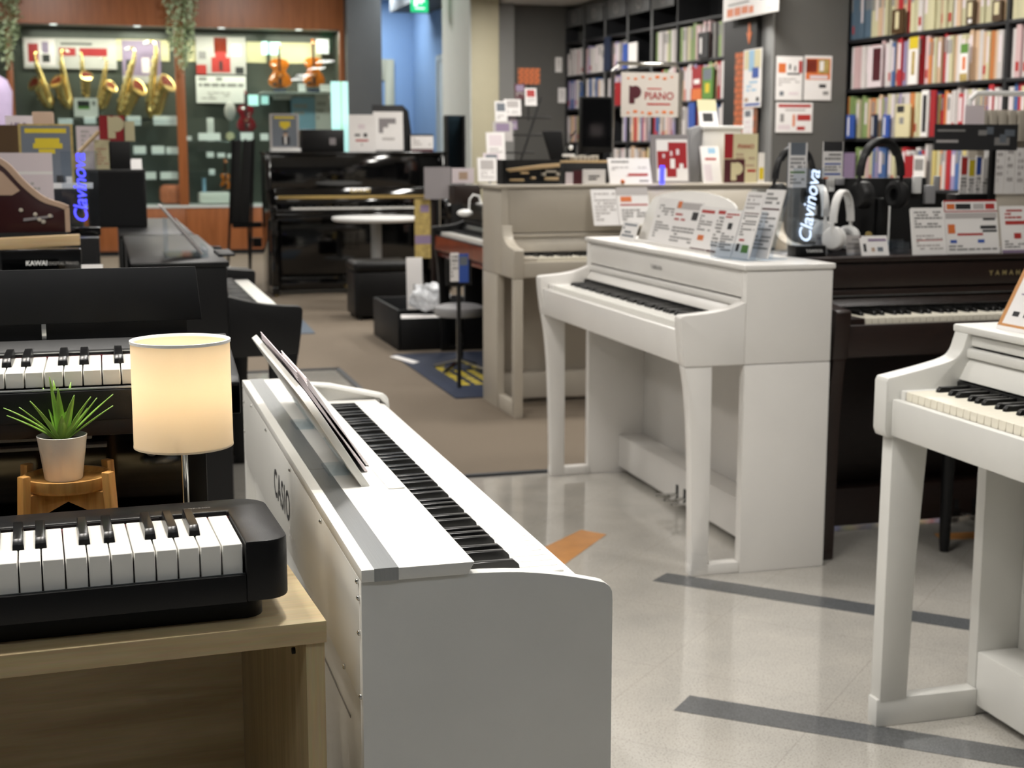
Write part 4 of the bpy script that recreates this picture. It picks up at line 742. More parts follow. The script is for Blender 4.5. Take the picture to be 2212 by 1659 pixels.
wb = thing('display_box', 'white box with a raised lid behind the posters on the cream piano', 'box', (.5 * (bx.x + by_.x), 6.95, LC)); w = (by_.x - bx.x) / 2; h = by_.z - LC
MB().box(-w * .45, w, -.04, .06, 0, h - .02).build('body', 'white_paint', wb, bevel=.003); MB().box(-w * .5, w * 1.05, -.045, .065, h - .02, h).build('lid', 'plastic_white', wb, bevel=.003); MB().prism([(-w, 0), (-w * .5, 0), (-w * .5, h), (-w * .9, h * .95)], 'y', -.02, .04).build('side_flap', 'plastic_grey', wb, bevel=.002)
ycard('phone_card', 'cream card with a dark square leaning on the white box lid', 'card', (1512, 212, 1553, 266), 6.95, LC + h, mat='paper_cream', prints=[(.0, 0, 1, .55, 'paper'), (.2, .15, .75, .48, 'print_dark')], tilt=.3, t=.008)
pp = ycard('poster', 'cream poster with a big letter P and the word PIANO on the cream piano', 'poster', (1563, 289, 1638, 393), 6.80, LC, mat='paper_cream', prints=[(0, .5, .26, 1, 'red_bold'), (0, 0, .62, .48, 'maroon_print'), (.7, .22, .95, .27, 'red_print')] + lines(.36, .3, .9, .6, 4, 'tan_card', 63), texts=[('PIANO', .12, .64, .74, 'red_print', dict(bold=.0004))], t=.004)
w = .16; plogo(MB(), -.025, .012, .095).build('letter_p_logo', 'paper_cream', pp)
ycard('leaflet', 'white leaflet with a red line leaning left of the cream P poster', 'leaflet', (1520, 312, 1562, 393), 6.83, LC, prints=[(.4, .8, .8, .95, 'sky_print'), (.2, .62, .8, .68, 'red_print'), (.1, .05, .5, .5, 'paper_pink')], tilt=.3, t=.004)
ycard('leaflet', 'narrow white and yellow leaflet right of the cream P poster', 'leaflet', (1638, 330, 1652, 393), 6.85, LC, prints=[(.1, .1, .9, .5, 'yellow_print')], t=.006)
ycard('price_card', 'grey-white spec sheet on the music rest of the cream piano', 'card', (1284, 404, 1343, 463), 6.566, .905, mat='paper', prints=lines(.1, .1, .9, .9, 9, 'paper_grey', 64), tilt=.36, t=.002)
ycard('price_card', 'price sheet with orange figures on the music rest of the cream piano', 'card', (1340, 400, 1409, 466), 6.562, .905, mat='paper', prints=[(.55, .88, .8, .98, 'print_dark'), (.1, .62, .45, .76, 'orange_print'), (.08, .52, .95, .56, 'red_print'), (0, .8, 1, 1, 'paper_grey')] + lines(.1, .1, .9, .42, 4, 'print_grey', 65), tilt=.36, t=.002)
# little violet glowing plate on the middle piano (back of another glowing sign)
MB().box(PY(1432, 415, 6.6).x - .012, PY(1432, 415, 6.6).x + .012, 6.612, 6.616, LC, LC + .09).solo('acrylic_sign', 'neon_violet', 'narrow violet glowing strip in front of the red poster', 'sign')
# ---- tube frame with the PIANO sign
f0 = PY(1322, 330, 7.44); f1 = PY(1468, 330, 7.44); zt = PY(1322, 139, 7.44).z
fs = thing('sign_stand', 'silver tube frame holding a white PIANO sign behind the cream piano', 'sign stand', (.5 * (f0.x + f1.x), 7.44, .006)); w = (f1.x - f0.x) / 2
MB().tube([(-w, 0, .02), (-w, 0, zt - .04), (-w + .03, 0, zt), (w - .03, 0, zt), (w, 0, zt - .04), (w, 0, .02)], .011, 10).build('frame', 'chrome', fs, smooth=True)
for s in (-1, 1): MB().box(s * w - .02, s * w + .02, -.2, .2, 0, .02).build('foot', 'chrome', fs, bevel=.004)
MB().box(-w - .035, -w - .01, -.02, .0, PY(1322, 310, 7.44).z, PY(1322, 275, 7.44).z).build('clip', 'plastic_white', fs, bevel=.003)
a = PY(1341, 255, 7.425); b = PY(1466, 160, 7.425); ox = fs.location.x; sw, sh = b.x - a.x, b.z - a.z; cx = .5 * (a.x + b.x) - ox
sb = MB().box(a.x - ox, b.x - ox, -.016, -.012, a.z, b.z).build('sign_board', 'sign_card', fs)
plogo(MB((0, .0165, 0)), cx - sw * .27, a.z + sh * .3, sh * .42, -.001).build('letter_p_logo', 'maroon_print', fs)
MB().text('PIANO', sh * .24, (cx + sw * .16, -.0166, a.z + sh * .47), (1, 0, 0), (0, 0, 1), .001, bold=.0006).build('lettering', 'red_bold', fs)
dm = MB(); q = random.Random(4)
for i in range(7):
    for v in (.88, .1): dm.sphere((cx - sw * .38 + sw * .76 * i / 6, -.017, a.z + sh * (v + q.uniform(-.03, .03))), .008 * q.uniform(.6, 1.2), 8, 5, (1.6, .1, 1))
o = dm.build('flower_border', 'orange_print', fs); o['kind'] = 'stuff'
o = MB().box(cx - sw * .05, cx + sw * .2, -.0168, -.016, a.z + sh * .62, a.z + sh * .65).box(cx - sw * .05, cx + sw * .36, -.0168, -.016, a.z + sh * .27, a.z + sh * .31).build('small_print', 'red_print', fs); o['kind'] = 'stuff'
# ---- black piano in the row behind the cream one (faces left) with things on it
bp2 = console('digital_piano', 'black digital piano with brown underside left of the cream one', (1.985, 8.87, .006), R(-90), 'black_satin', joined=True, pedals=False, tagk='z')
MB().box(.05, 1.405, .0125, .0138, .645, .73).build('wood_rail', 'violin_dark', bp2); MB().box(.05, 1.4, .03, .19, .605, .634).build('wood_apron', 'violin_dark', bp2, bevel=.002)
Z2 = .9365
nbd = ycard('notice_board', 'blank grey notice board on a stand above the black piano', 'board', (917, 361, 974, 430), 9.86, None, mat='card_grey', t=.008); zn = nbd.location.z; MB().box(-.012, .012, .008, .024, .02 - zn, .1).build('post', 'black_satin', nbd); MB().box(-.1, .1, -.02, .12, .006 - zn, .02 - zn).build('base', 'black_satin', nbd)
ycard('picture_card', 'small framed pink card with a brown motif on the black piano', 'card', (977, 363, 1024, 396), 8.72, None, mat='paper_pink', prints=[(.3, .25, .7, .75, 'tan_card')], t=.01)
a = PY(1000, 398, 8.73); MB().box(a.x - .07, a.x + .1, 8.68, 8.82, Z2, a.z - .003).solo('riser', 'rosewood', 'dark brown riser block under the framed pink card', 'box', bevel=.003)
tl = thing('desk_lamp', 'small white bent desk lamp on the black piano', 'lamp', (2.225, 8.56, Z2)); MB().cyl((0, 0, 0), .03, .01, 16).build('base', 'plastic_white', tl, smooth=True)
MB().tube([(0, 0, .01), (-.01, 0, .05), (-.05, -.01, .06), (-.075, -.015, .03), (-.08, -.02, -.03)], .006, 8).build('arm', 'plastic_white', tl, smooth=True); MB().sphere((-.105, -.02, -.05), .045, 16, 10, (1.1, .8, .5)).build('head', 'plastic_white', tl, smooth=True)
ycard('leaflet', 'white leaflet at the side of the black piano', 'leaflet', (973, 546, 991, 608), 7.36, None, prints=lines(.1, .1, .9, .9, 6, 'print_grey', 70), t=.005); ycard('leaflet', 'blue leaflet at the side of the black piano', 'leaflet', (991, 548, 1012, 610), 7.36, None, mat='blue_print', prints=[(.1, .6, .9, .9, 'slate_print')], t=.005)
a = PY(992, 640, 7.365); hol = MB().box(a.x - .07, a.x + .07, 7.367, 7.38, PY(992, 612, 7.365).z - .01, PY(992, 612, 7.365).z).box(a.x - .07, a.x + .07, 7.375, 7.385, PY(992, 612, 7.365).z, PY(992, 560, 7.365).z).box(a.x - .01, a.x + .01, 7.37, 7.382, .006, PY(992, 612, 7.365).z); hol.solo('leaflet_holder', 'black_matte', 'thin black stand holding the white and blue leaflets', 'holder')
sl = thing('piano_stool', 'round grey stool seat under the black piano', 'stool', (PY(993, 650, 8.0).x, 8.0, .006)); zs = PY(993, 665, 8.0).z
MB().lathe([(0, zs - .05), (.14, zs - .05), (.15, zs - .02), (.145, zs), (.10, zs + .015), (0, zs + .018)], (0, 0, 0), 28).build('seat', 'plastic_grey', sl, smooth=True); MB().cyl((0, 0, .05), .02, zs - .1, 12).build('post', 'chrome', sl, smooth=True)
for k in range(4): a = R(45 + 90 * k); MB().tube([(0, 0, .06), (.17 * math.cos(a), .17 * math.sin(a), .015)], .012, 8).build('leg', 'chrome', sl, smooth=True)
# ---- tall narrow panel, crate, bag, sign and mats on the carpet
a = PY(897, 560, 9.9); b = PY(930, 432, 9.9)
tp = thing('golden_banner', 'tall narrow panel with a golden patterned face beside the black piano', 'panel', (.5 * (a.x + b.x), 9.9, .006)); w = (b.x - a.x) / 2
MB().box(-w, w, 0, .012, a.z, b.z).build('golden_face', 'gold_patch', tp); MB().box(-w, w, -.001, 0, a.z + .1, a.z + .16).box(-w * .3, w * .8, -.001, 0, a.z + .32, a.z + .37).build('printing', 'lilac_print', tp); MB().box(w + .005, w + .045, 0, .03, 0, b.z + .1).build('wooden_post', 'rosewood', tp, bevel=.003); MB().box(w + .055, w + .07, .0, .015, 0, b.z).build('metal_post', 'chrome', tp); MB().box(-w, w + .08, -.12, .14, -.0, .015).build('foot', 'black_matte', tp)
cb = thing('crate', 'open black crate with papers standing on the carpet', 'crate', (2.08, 9.32, .006))
for (x0, x1, y0, y1) in ((-.31, -.29, -.42, .44), (.29, .31, -.42, .44), (-.29, .29, -.42, -.40), (-.29, .29, .42, .44)): MB().box(x0, x1, y0, y1, 0, .205 if y1 < 0 else .26).build('side', 'black_panel', cb, bevel=.003)
MB().box(-.29, .29, -.4, .42, 0, .02).build('bottom', 'black_panel', cb); MB().box(-.29, .29, -.05, -.03, .02, .22).build('divider', 'black_panel', cb)
MB().box(1.80, 2.2, 8.93, 9.2, .19, .204).solo('paper_stack', 'paper', 'flat stack of white papers in the front of the black crate', 'paper')
bg = MB().sphere((0, 0, 0), 1, 20, 14); q = random.Random(3); pb = PY(922, 668, 9.2)
for v in bg.v:
    k = 1 + .22 * math.sin(7 * v.x + 3 * v.z) * math.cos(5 * v.y + 2) + q.uniform(-.08, .08); v.x *= .125 * k; v.y *= .12 * k; v.z *= .085 * k
bg.v = [v + Vector((pb.x + .02, 9.2, .312)) for v in bg.v]; bg.solo('plastic_bag', 'bag_clear', 'crumpled pale plastic bag lying on the black crate', 'bag')
a = PY(880, 655, 9.45); ycard('sign_board', 'white upright sign with a small grey emblem standing in the black crate', 'sign', (881, 556, 914, 656), 9.45, .03, prints=[(.4, .55, .6, .66, 'print_grey'), (.42, .4, .58, .43, 'paper_grey')], t=.012, tilt=.06)
MB().prism([(1.66, 8.62), (1.74, 8.30), (1.79, 8.36), (1.71, 8.66)], 'z', .0125, .014).solo('paper_slip', 'paper', 'white paper slip lying on the corner of the navy mat', 'paper')
mt = thing('floor_mat', 'navy floor mat with blurred yellow lettering in front of the black piano', 'mat', (2.0, 7.9, .006)); MB().box(-.30, .55, -.83, .83, 0, .006).build('mat', 'navy', mt, bevel=.002)
q = random.Random(9); ym = MB()
for i in range(4):
    y = -.45
    while y < .10 - .05 * i: e = y + q.uniform(.04, .12); ym.box(-.17 + i * .075, -.125 + i * .075, y, e, .006, .0066); y = e + .02
o = ym.build('lettering', 'yellow_print', mt); o['kind'] = 'stuff'
MB().prism([(1.02, 9.90), (1.39, 9.93), (1.44, 11.6), (1.02, 11.65)], 'z', .006, .012).solo('floor_mat', 'mat_blue', 'blue-grey floor mat beside the left black piano', 'mat')
# ---- ottoman and round table
ot = thing('ottoman', 'black leather cube ottoman in front of the polished upright piano', 'ottoman', (2.01, 10.82, .006)); MB().prism(rrect(-.22, .22, -.2, .2, .04), 'z', .03, .355).build('body', 'black_satin', ot, bevel=.008); MB().prism(rrect(-.225, .225, -.205, .205, .045), 'z', .358, .435).build('seat_cushion', 'black_satin', ot, bevel=.03, seg=4)
for (sx, sy) in ((1, 1), (1, -1), (-1, 1), (-1, -1)): MB().cyl((sx * .18, sy * .16, 0), .018, .03, 10).build('foot', 'black_matte', ot, smooth=True)
tz = PY(812, 470, 11.55); tb = thing('round_table', 'round white pedestal table in front of the polished upright piano', 'table', (tz.x, 11.55, .006)); zt = tz.z
MB().lathe([(0, zt - .035), (.33, zt - .035), (.35, zt - .025), (.355, zt - .012), (.35, zt), (0, zt)], (0, 0, 0), 48).build('table_top', 'plastic_white', tb, smooth=True); MB().cyl((0, 0, .02), .045, zt - .055, 20).build('pedestal', 'post_grey', tb, smooth=True); MB().lathe([(0, 0), (.24, 0), (.24, .012), (.05, .02), (0, .02)], (0, 0, 0), 32).build('base', 'post_grey', tb, smooth=True)
# ---- on top of the polished upright
LK = 1.2505
ycard('poster', 'grey and yellow concert poster with a dark-suited figure on the polished upright', 'poster', (584, 246, 645, 322), 12.86, LK + .03, mat='paper_grey', prints=[(.07, .04, .93, .96, 'slate_print'), (.15, .86, .85, .92, 'yellow_print'), (.34, .62, .7, .78, 'yellow_print'), (.42, .56, .6, .66, 'yellow_print'), (.4, .1, .68, .34, 'print_dark'), (.46, .34, .6, .46, 'tan_card'), (.5, .12, .56, .34, 'paper'), (.46, .44, .6, .49, 'print_dark')], t=.01)
a = PY(584, 330, 12.86); b = PY(648, 322, 12.86); MB().box(a.x, b.x, 12.80, 12.92, LK, LK + .0295).solo('riser_block', 'plastic_white', 'white foot under the concert poster on the polished upright', 'stand', bevel=.003)
a = PY(650, 330, 12.9); b = PY(740, 280, 12.9); k = thing('speaker_box', 'low black box with a grey label on the polished upright', 'box', (.5 * (a.x + b.x), 12.9, LK)); w = (b.x - a.x) / 2; MB().box(-w, w, -.08, .12, 0, b.z - LK).build('body', 'black_satin', k, bevel=.006); MB().box(w * .3, w * .6, -.082, -.08, .06, .12).build('label_plate', 'card_grey', k)
a = PY(722, 330, 12.84); b = PY(756, 175, 12.84); k = thing('light_stand', 'glowing pale aqua acrylic plate with a green stripe on the polished upright', 'display', (.5 * (a.x + b.x), 12.95, LK)); w = (b.x - a.x) / 2
MB().box(-w, w * .1, 0, .02, .0, b.z - LK).box(w * .25, w, 0, .02, 0, b.z - LK).build('plate', 'aqua_light', k); MB().box(w * .1, w * .25, 0, .02, 0, b.z - LK).build('stripe', 'lime_light', k)
ycard('poster', 'white poster with a pink emblem and small black shapes on the polished upright', 'poster', (754, 248, 811, 328), 12.80, LK, prints=[(.35, .62, .6, .74, 'paper_pink'), (.22, .42, .42, .48, 'print_dark'), (.55, .40, .68, .50, 'print_dark'), (.25, .28, .72, .33, 'red_print'), (.46, .16, .5, .22, 'print_grey')], t=.01)
ycard('poster', 'white poster with a dark triangle in a black holder on the polished upright', 'poster', (806, 227, 872, 328), 12.84, LK, mat='print_dark', prints=[(.02, .03, .98, .86, 'paper'), (.2, .52, .5, .72, 'card_grey'), (.5, .6, .75, .72, 'card_grey'), (.2, .4, .34, .52, 'card_grey'), (.3, .25, .7, .3, 'paper_grey')], t=.02, tilt=.05)
MB().prism([(PY(872, 328, 12.9).x, LK), (PY(893, 328, 12.9).x, LK), (PY(880, 240, 12.9).x, PY(880, 240, 12.9).z), (PY(868, 228, 12.9).x, PY(868, 228, 12.9).z)], 'y', 12.86, 12.90).solo('sign_holder', 'black_satin', 'black slanted holder beside the poster with a dark triangle', 'holder')
ycard('price_card', 'small white card on a dark red base on the polished upright', 'card', (888, 290, 936, 328), 12.80, LK, prints=[(0, 0, 1, .16, 'maroon_print'), (0, .9, 1, 1, 'print_dark')] + lines(.1, .3, .9, .8, 3, 'paper_grey', 71), t=.02)
a = PY(972, 360, 12.9); b = PY(1014, 250, 12.9); k = thing('acrylic_case', 'smoked clear acrylic case with dark edges near the cream column', 'case', (.5 * (a.x + b.x), 13.1, .006)); w = (b.x - a.x) / 2; MB().box(-w, w, -.05, .05, 0, a.z - .02).build('pedestal', 'black_satin', k, bevel=.004)
MB().box(-w, -w + .02, -.05, .05, a.z - .02, b.z).box(w - .02, w, -.05, .05, a.z - .02, b.z).build('edge', 'black_satin', k); MB().box(-w + .02, w - .02, -.05, -.046, a.z - .02, b.z).build('front_pane', 'smoke_sheet', k); MB().box(-w + .02, w - .02, .04, .05, a.z - .02, b.z).build('back_pane', 'slate_print', k)
# ---- stepped leaflet rack and the brick-print sign
rk = thing('leaflet_rack', 'black wire rack with stepped tiers of leaflets near the dark grey wall', 'rack', (2.72, 9.75, .006), 0)
for sx in (-.05, .12):
    MB().tube([(sx - .14, 0, .0), (sx - .10, 0, .95), (sx + .16, .1, 1.62)], .008, 6).build('wire_post', 'black_satin', rk)
for i in range(5): MB().tube([(-.23 + i * .06, -.02, 1.0 + .12 * i), (.08 + i * .06, .0, 1.0 + .12 * i)], .006, 6).build('wire_shelf', 'black_satin', rk)
MB().box(-.25, .05, -.12, .12, 0, .02).build('foot', 'black_satin', rk)
tiers = [(1033, 340, 1074, 392), (1045, 330, 1080, 366), (1052, 285, 1092, 345), (1066, 262, 1108, 305), (1070, 218, 1096, 262), (1090, 214, 1126, 250), (1100, 240, 1118, 280), (1135, 190, 1160, 228), (1112, 180, 1136, 214)]
for i, t in enumerate(tiers):
    ycard('leaflet', ['white leaflet, lowest on the black wire rack', 'pale leaflet with grey picture, second lowest on the wire rack', 'white leaflet with pink edge halfway up the wire rack', 'grey printed leaflet above the middle of the wire rack', 'leaflet with a slate picture at the left of the wire rack', 'white leaflet in the upper middle of the wire rack', 'thin lilac leaflet hanging in the wire rack', 'white leaflet with a red top at the upper right of the wire rack', 'dark purple leaflet near the top of the wire rack'][i], 'leaflet', t, 9.62 + .02 * i, None,
          mat=['paper', 'paper_pink', 'paper', 'paper_grey', 'paper', 'paper', 'lilac_print', 'paper', 'maroon_print'][i], prints=[(.15, .5, .85, .9, ['paper_grey', 'slate_print', 'paper_pink', 'lilac_print', 'slate_print', 'paper_grey', 'paper_pink', 'red_print', 'lilac_print'][i])] + lines(.15, .1, .85, .42, 3, 'paper_grey', 80 + i), t=.006, tilt=.15)
a = PY(1118, 182, 9.85); b = PY(1167, 147, 9.85); bs = thing('brick_sign', 'orange sign with a brick pattern on top of the wire rack', 'sign', (.5 * (a.x + b.x), 9.85, a.z)); w = (b.x - a.x); h = b.z - a.z
MB().box(-w / 2, w / 2, 0, .008, 0, h).build('board', 'mortar', bs)
bm = MB().box(-.014, .014, -.003, 0, -.0075, .0075).mesh('brick', 'brick_print'); 
for r_ in range(6):
    for c_ in range(4): 
        x = -w / 2 + .02 + c_ * .038 + (.012 if r_ % 2 else 0)
        if x < w / 2 - .014: inst(bm, 'brick', bs, (x, 0, .01 + r_ * h / 6.2))
MB().box(-.004, .004, .008, .014, -.25, h * .6).build('post', 'black_satin', bs)
# ================================================================== left group behind the slim black piano
lk = console('digital_piano', 'black digital piano half hidden behind the slim black piano on the left', (-1.50, 3.72, 0), 0, 'black_satin', joined=True, pedals=False, tagk='y')
Z3 = .9305
a = PY(2, 575, 3.95); b = PY(175, 537, 3.95)
kd = thing('brand_block', 'black block with KAWAI DIGITAL PIANO lettering on the left', 'sign', (.5 * (a.x + b.x), 3.97, Z3)); w = (b.x - a.x) / 2; h = b.z - Z3
MB().box(-w, w, -.02, .03, 0, h).build('block', 'black_gloss', kd, bevel=.003); MB().text('KAWAI', .0165, (-w * .12, -.0202, h * .52), (1, 0, 0), (0, 0, 1), .0006, bold=.0004).build('lettering', 'plastic_white', kd); MB().text('DIGITAL PIANO', .0105, (w * .55, -.0202, h * .5), (1, 0, 0), (0, 0, 1), .0006, bold=.0002).build('lettering', 'print_grey', kd)
ycard('price_tag', 'small white tag at the right end of the KAWAI block', 'card', (176, 571, 222, 582), 3.93, Z3, t=.004)
a = PY(-20, 536, 4.06); b = PY(172, 508, 4.06)
wm = thing('piano_action_model', 'long pale wooden key of an action model above the KAWAI block', 'model', (.5 * (a.x + b.x), 4.08, Z3)); w = (b.x - a.x) / 2; h0 = PY(80, 536, 4.06).z - Z3
MB().prism([(-w, h0 - .004), (w, h0 + .006), (w, h0 + .034), (-w, h0 + .026)], 'y', -.02, .02).build('wooden_key', 'pale_wood', wm, bevel=.001); MB().box(-w, w * .9, -.015, .015, 0, .012).build('base', 'black_matte', wm)
for u in (-.6, .1, .7): MB().box(w * u, w * u + .03, -.012, .012, .012, h0 - .002).build('support', 'green_print' if u > .5 else 'black_matte', wm)
a = PY(-30, 502, 4.22); b = PY(134, 340, 4.22)
cut = thing('piano_cutaway', 'maroon cutaway display shaped like a piano side with a tan curved edge', 'display', (.5 * (a.x + b.x), 4.22, Z3)); w = (b.x - a.x) / 2; zb = PY(60, 502, 4.22).z - Z3; h = b.z - Z3 - zb
curve = smooth_profile([(-w, 1.0), (-.78 * w, .97), (-.45 * w, .86), (-.05 * w, .62), (.4 * w, .42), (.82 * w, .34), (w, .30)], 4)
MB().prism([(w, zb), (-w, zb)] + [(x, zb + z * h) for x, z in curve], 'y', 0, .03).build('side_plate', 'maroon_board', cut, bevel=.001)
MB().prism([(x, zb + z * h) for x, z in curve] + [(x + .012, zb + (z + .05) * h) for x, z in reversed(curve)], 'y', -.004, .034).box(w, w + .012, -.004, .034, zb, zb + .32 * h).build('tan_edge', 'tan_card', cut)
MB().prism([(-w, zb + .5 * h), (-w, zb + .96 * h), (-.5 * w, zb + .8 * h), (-.1 * w, zb + .56 * h), (-.3 * w, zb + .5 * h)], 'y', -.003, 0).build('tan_inlay', 'tan_card', cut)
MB().box(-w, w, -.02, .05, 0, zb).build('base', 'black_matte', cut)
for (u, v) in ((-.1, .3), (.25, .24), (.62, .22), (.45, .14), (.35, .17)): MB().sphere((w * u, -.004, zb + v * h), .006, 10, 6, (1, .5, 1)).build('rivet', 'cream_paint', cut, smooth=True)
MB().prism([(-.05 * w, zb + .15 * h), (.7 * w, zb + .2 * h), (.7 * w, zb + .23 * h), (-.05 * w, zb + .19 * h)], 'y', -.005, 0).build('lever', 'card_grey', cut)
ycard('document', 'pinkish printed document behind the maroon cutaway display', 'sheet', (0, 330, 112, 440), 4.42, .932 + .1, mat='paper_pink', prints=[(0, .72, 1, .76, 'paper')] + lines(.3, .3, .9, .62, 5, 'paper_grey', 90), t=.006)
# stepped black plinth
pl_ = thing('display_plinth', 'stepped black display plinth carrying the violet neon sign', 'plinth', (-.46, 5.05, 0)); MB().box(-.44, .45, -.47, -.12, 0, .998).build('lower_step', 'black_satin', pl_, bevel=.003); MB().box(-.44, .40, -.12, .35, 0, 1.137).build('upper_step', 'black_satin', pl_, bevel=.003)
MB().box(-.9, -.10, 4.38, 4.46, 0, 1.03).solo('display_block', 'black_matte', 'black block under the pinkish document on the left', 'box')
c_ = PY(178, 496, 4.72); ns = thing('neon_sign', 'violet glowing vertical script sign on a black base on the left', 'neon sign', (c_.x, 4.72, .9985)); 
MB().box(-.055, .055, -.03, .03, 0, .026).build('base', 'black_gloss', ns, bevel=.002); MB().box(-.055, .055, -.004, .004, .026, .26).build('plate', 'acrylic', ns)
MB().text('Clavinova', .058, (.0, -.0045, .145), (0, 0, 1), (-1, 0, 0), .001, shear=.25, bold=.0006, space=.95).build('glowing_script', 'neon_violet', ns)
ycard('poster', 'large grey poster with yellow lettering and a dark-suited figure on the left', 'poster', (45, 268, 156, 400), 5.02, 1.1375, mat='gold_patch', prints=[(.05, .02, .95, .97, 'slate_print'), (.12, .86, .88, .93, 'yellow_print'), (.3, .7, .75, .78, 'yellow_print'), (.26, .62, .8, .7, 'yellow_print'), (.36, .54, .66, .61, 'yellow_print'), (.66, .02, .8, .2, 'print_dark'), (.84, .06, .95, .18, 'paper')], t=.006)
a = PY(112, 410, 4.98); MB().box(a.x, a.x + .13, 4.955, 4.995, 1.1375, 1.155).solo('riser_strip', 'plastic_white', 'white foot strip below the large grey and yellow poster', 'stand')
rb = ycard('brand_board', 'brown board with white letters Ro at the left picture edge', 'sign', (-40, 270, 46, 328), 5.2, 1.1375, mat='brown_board', prints=[(0, 0, 1, .3, 'print_dark')], texts=[('Ro', .32, .78, .16, 'plastic_white', dict(bold=.0008))], t=.01)
ycard('leaflet', 'pale lilac strip with faint print behind the brown board', 'leaflet', (12, 250, 70, 276), 5.3, 1.30, mat='paper_pink', t=.004, prints=lines(.2, .3, .8, .7, 1, 'lilac_print', 91)); MB().box(PY(40, 276, 5.3).x - .01, PY(40, 276, 5.3).x + .01, 5.306, 5.32, 1.1375, 1.31).solo('sign_post', 'black_matte', 'thin black post behind the brown board', 'post')
MB().box(PY(70, 255, 5.36).x, PY(116, 255, 5.36).x, 5.33, 5.39, 1.1375, PY(90, 242, 5.36).z).solo('carton', 'tan_card', 'tan carton standing behind the grey and yellow poster', 'box', bevel=.004)
# black box on the far black piano with leaflets on top
a = PY(192, 492, 6.5); b = PY(314, 366, 6.5); k = thing('speaker_cabinet', 'tall black box on the far black piano', 'box', (.5 * (a.x + b.x), 6.65, Z3)); w = (b.x - a.x) / 2; zt = b.z
MB().box(-w, w, -.15, .15, 0, zt - Z3).build('body', 'black_matte', k, bevel=.004); MB().box(-w + .01, w - .01, -.152, -.15, .01, zt - Z3 - .01).build('grille', 'black_panel', k)
a = PY(236, 366, 6.62); b = PY(281, 305, 6.62); MB().box(a.x, b.x, 6.60, 6.66, zt, b.z).solo('holder_block', 'black_matte', 'small black upright block on the tall black box', 'box', bevel=.002)
pr_ = ycard('poster', 'red card with a cream letter P standing on the black block', 'poster', (216, 250, 268, 303), 6.63, PY(236, 305, 6.62).z, mat='red_bold', prints=[(.0, 0, .2, 1, 'red_bold')], t=.01)
plogo(MB(), .012, .012, .10).build('letter_p_logo', 'paper_cream', pr_); ycard('leaflet', 'cream folded leaflet right of the red P card', 'leaflet', (268, 262, 290, 304), 6.63, PY(236, 305, 6.62).z, mat='paper_cream', t=.02)
ycard('leaflet', 'pinkish leaflet with faint print behind the violet neon sign', 'leaflet', (168, 272, 214, 364), 6.62, zt, mat='paper_pink', prints=lines(.2, .5, .8, .9, 4, 'paper_grey', 93), t=.006, tilt=.08); ycard('leaflet', 'cream leaflet with a map-like print left of the black block', 'leaflet', (206, 302, 237, 364), 6.60, zt, mat='paper_cream', prints=lines(.1, .1, .9, .7, 6, 'red_print', 94, .25), t=.006)
s0 = PY(164, 336, 6.55); s1 = PY(214, 284, 6.55); MB().tube([s0, s1], .008, 6).box(s0.x - .01, s0.x + .01, 6.54, 6.56, zt, s0.z + .01).solo('wooden_stick', 'pale_wood', 'pale wooden stick slanting above the neon sign', 'stick')
ycard('leaflet', 'white curled leaflet at the right end of the tall black box', 'leaflet', (283, 340, 306, 364), 6.58, zt, t=.004, tilt=.5)
# leaning tablet-like plate on the left black piano
lt = thing('leaflet_stand', 'grey tilted plate on clear legs on the lid of the left black piano', 'stand', (.255, 4.72, .9305), R(90))
MB().frame([(-.13, 0), (.13, 0), (.13, .19), (-.13, .19)], (0, -.045, .012), (1, 0, 0), (0, .62, .78), -.008).build('plate', 'paper_grey', lt, bevel=.002); MB().frame([(-.12, .015), (.12, .015), (.12, .175), (-.12, .175)], (0, -.0455, .012), (1, 0, 0), (0, .62, .78), .0012).build('leaflet_face', 'print_dark', lt)
MB().frame([(-.12, .13), (-.02, .13), (-.02, .16), (-.12, .16)], (0, -.047, .013), (1, 0, 0), (0, .62, .78), .001).build('red_mark', 'red_print', lt)
for sx in (-.09, .09): MB().box(sx - .01, sx + .01, .06, .066, 0, .12).build('leg', 'acrylic', lt); 
MB().box(-.13, .13, -.06, .07, 0, .006).build('base', 'acrylic', lt); MB().box(-.13, .13, -.06, -.052, .006, .03).build('front_lip', 'acrylic', lt)
MB().box(.40 - .05, .40, 4.62, 4.86, .9305, .938).solo('leaflet_tray', 'black_panel', 'flat black tray on the lid of the left black piano', 'tray', bevel=.002)
# folded black easels behind
e0 = PZ(520, 600, .006); es = thing('folding_easel', 'folded black cloth easel standing left of the polished upright', 'easel', (e0.x, 14.0, .006)); s = 14.0
def EP(px, py, dy=0): p = PY(px, py, s + dy); return Vector((p.x - e0.x, dy, p.z - .006))
for (x0, x1, x2, x3) in ((500, 521, 497, 518), (521, 547, 515, 540)): 
    m = MB(); pts = [EP(x0 + 4, 305), EP(x1, 302), EP(x3, 480), EP(x2, 486)]; m.add([p + Vector((0, d, 0)) for d in (0, .03) for p in pts], [(0, 1, 2, 3), (7, 6, 5, 4), (0, 4, 5, 1), (1, 5, 6, 2), (2, 6, 7, 3), (3, 7, 4, 0)]); m.build('cloth_panel', 'dark_rubber', es, bevel=.004)
for (x0, y0, x1, y1, dy) in ((503, 300, 491, 598, -.02), (548, 300, 540, 612, .0), (530, 300, 540, 600, .06)): 
    q = EP(x1, y1, dy); q.z = 0; MB().tube([EP(x0, y0, dy), q], .012, 6).build('leg', 'black_satin', es)
MB().box(EP(487, 0).x, EP(552, 0).x, -.04, .02, EP(500, 492).z, EP(500, 480).z).build('ledge', 'black_satin', es); MB().box(EP(532, 0).x, EP(552, 0).x, .02, .08, EP(500, 535).z, EP(500, 515).z).build('joint', 'black_satin', es)
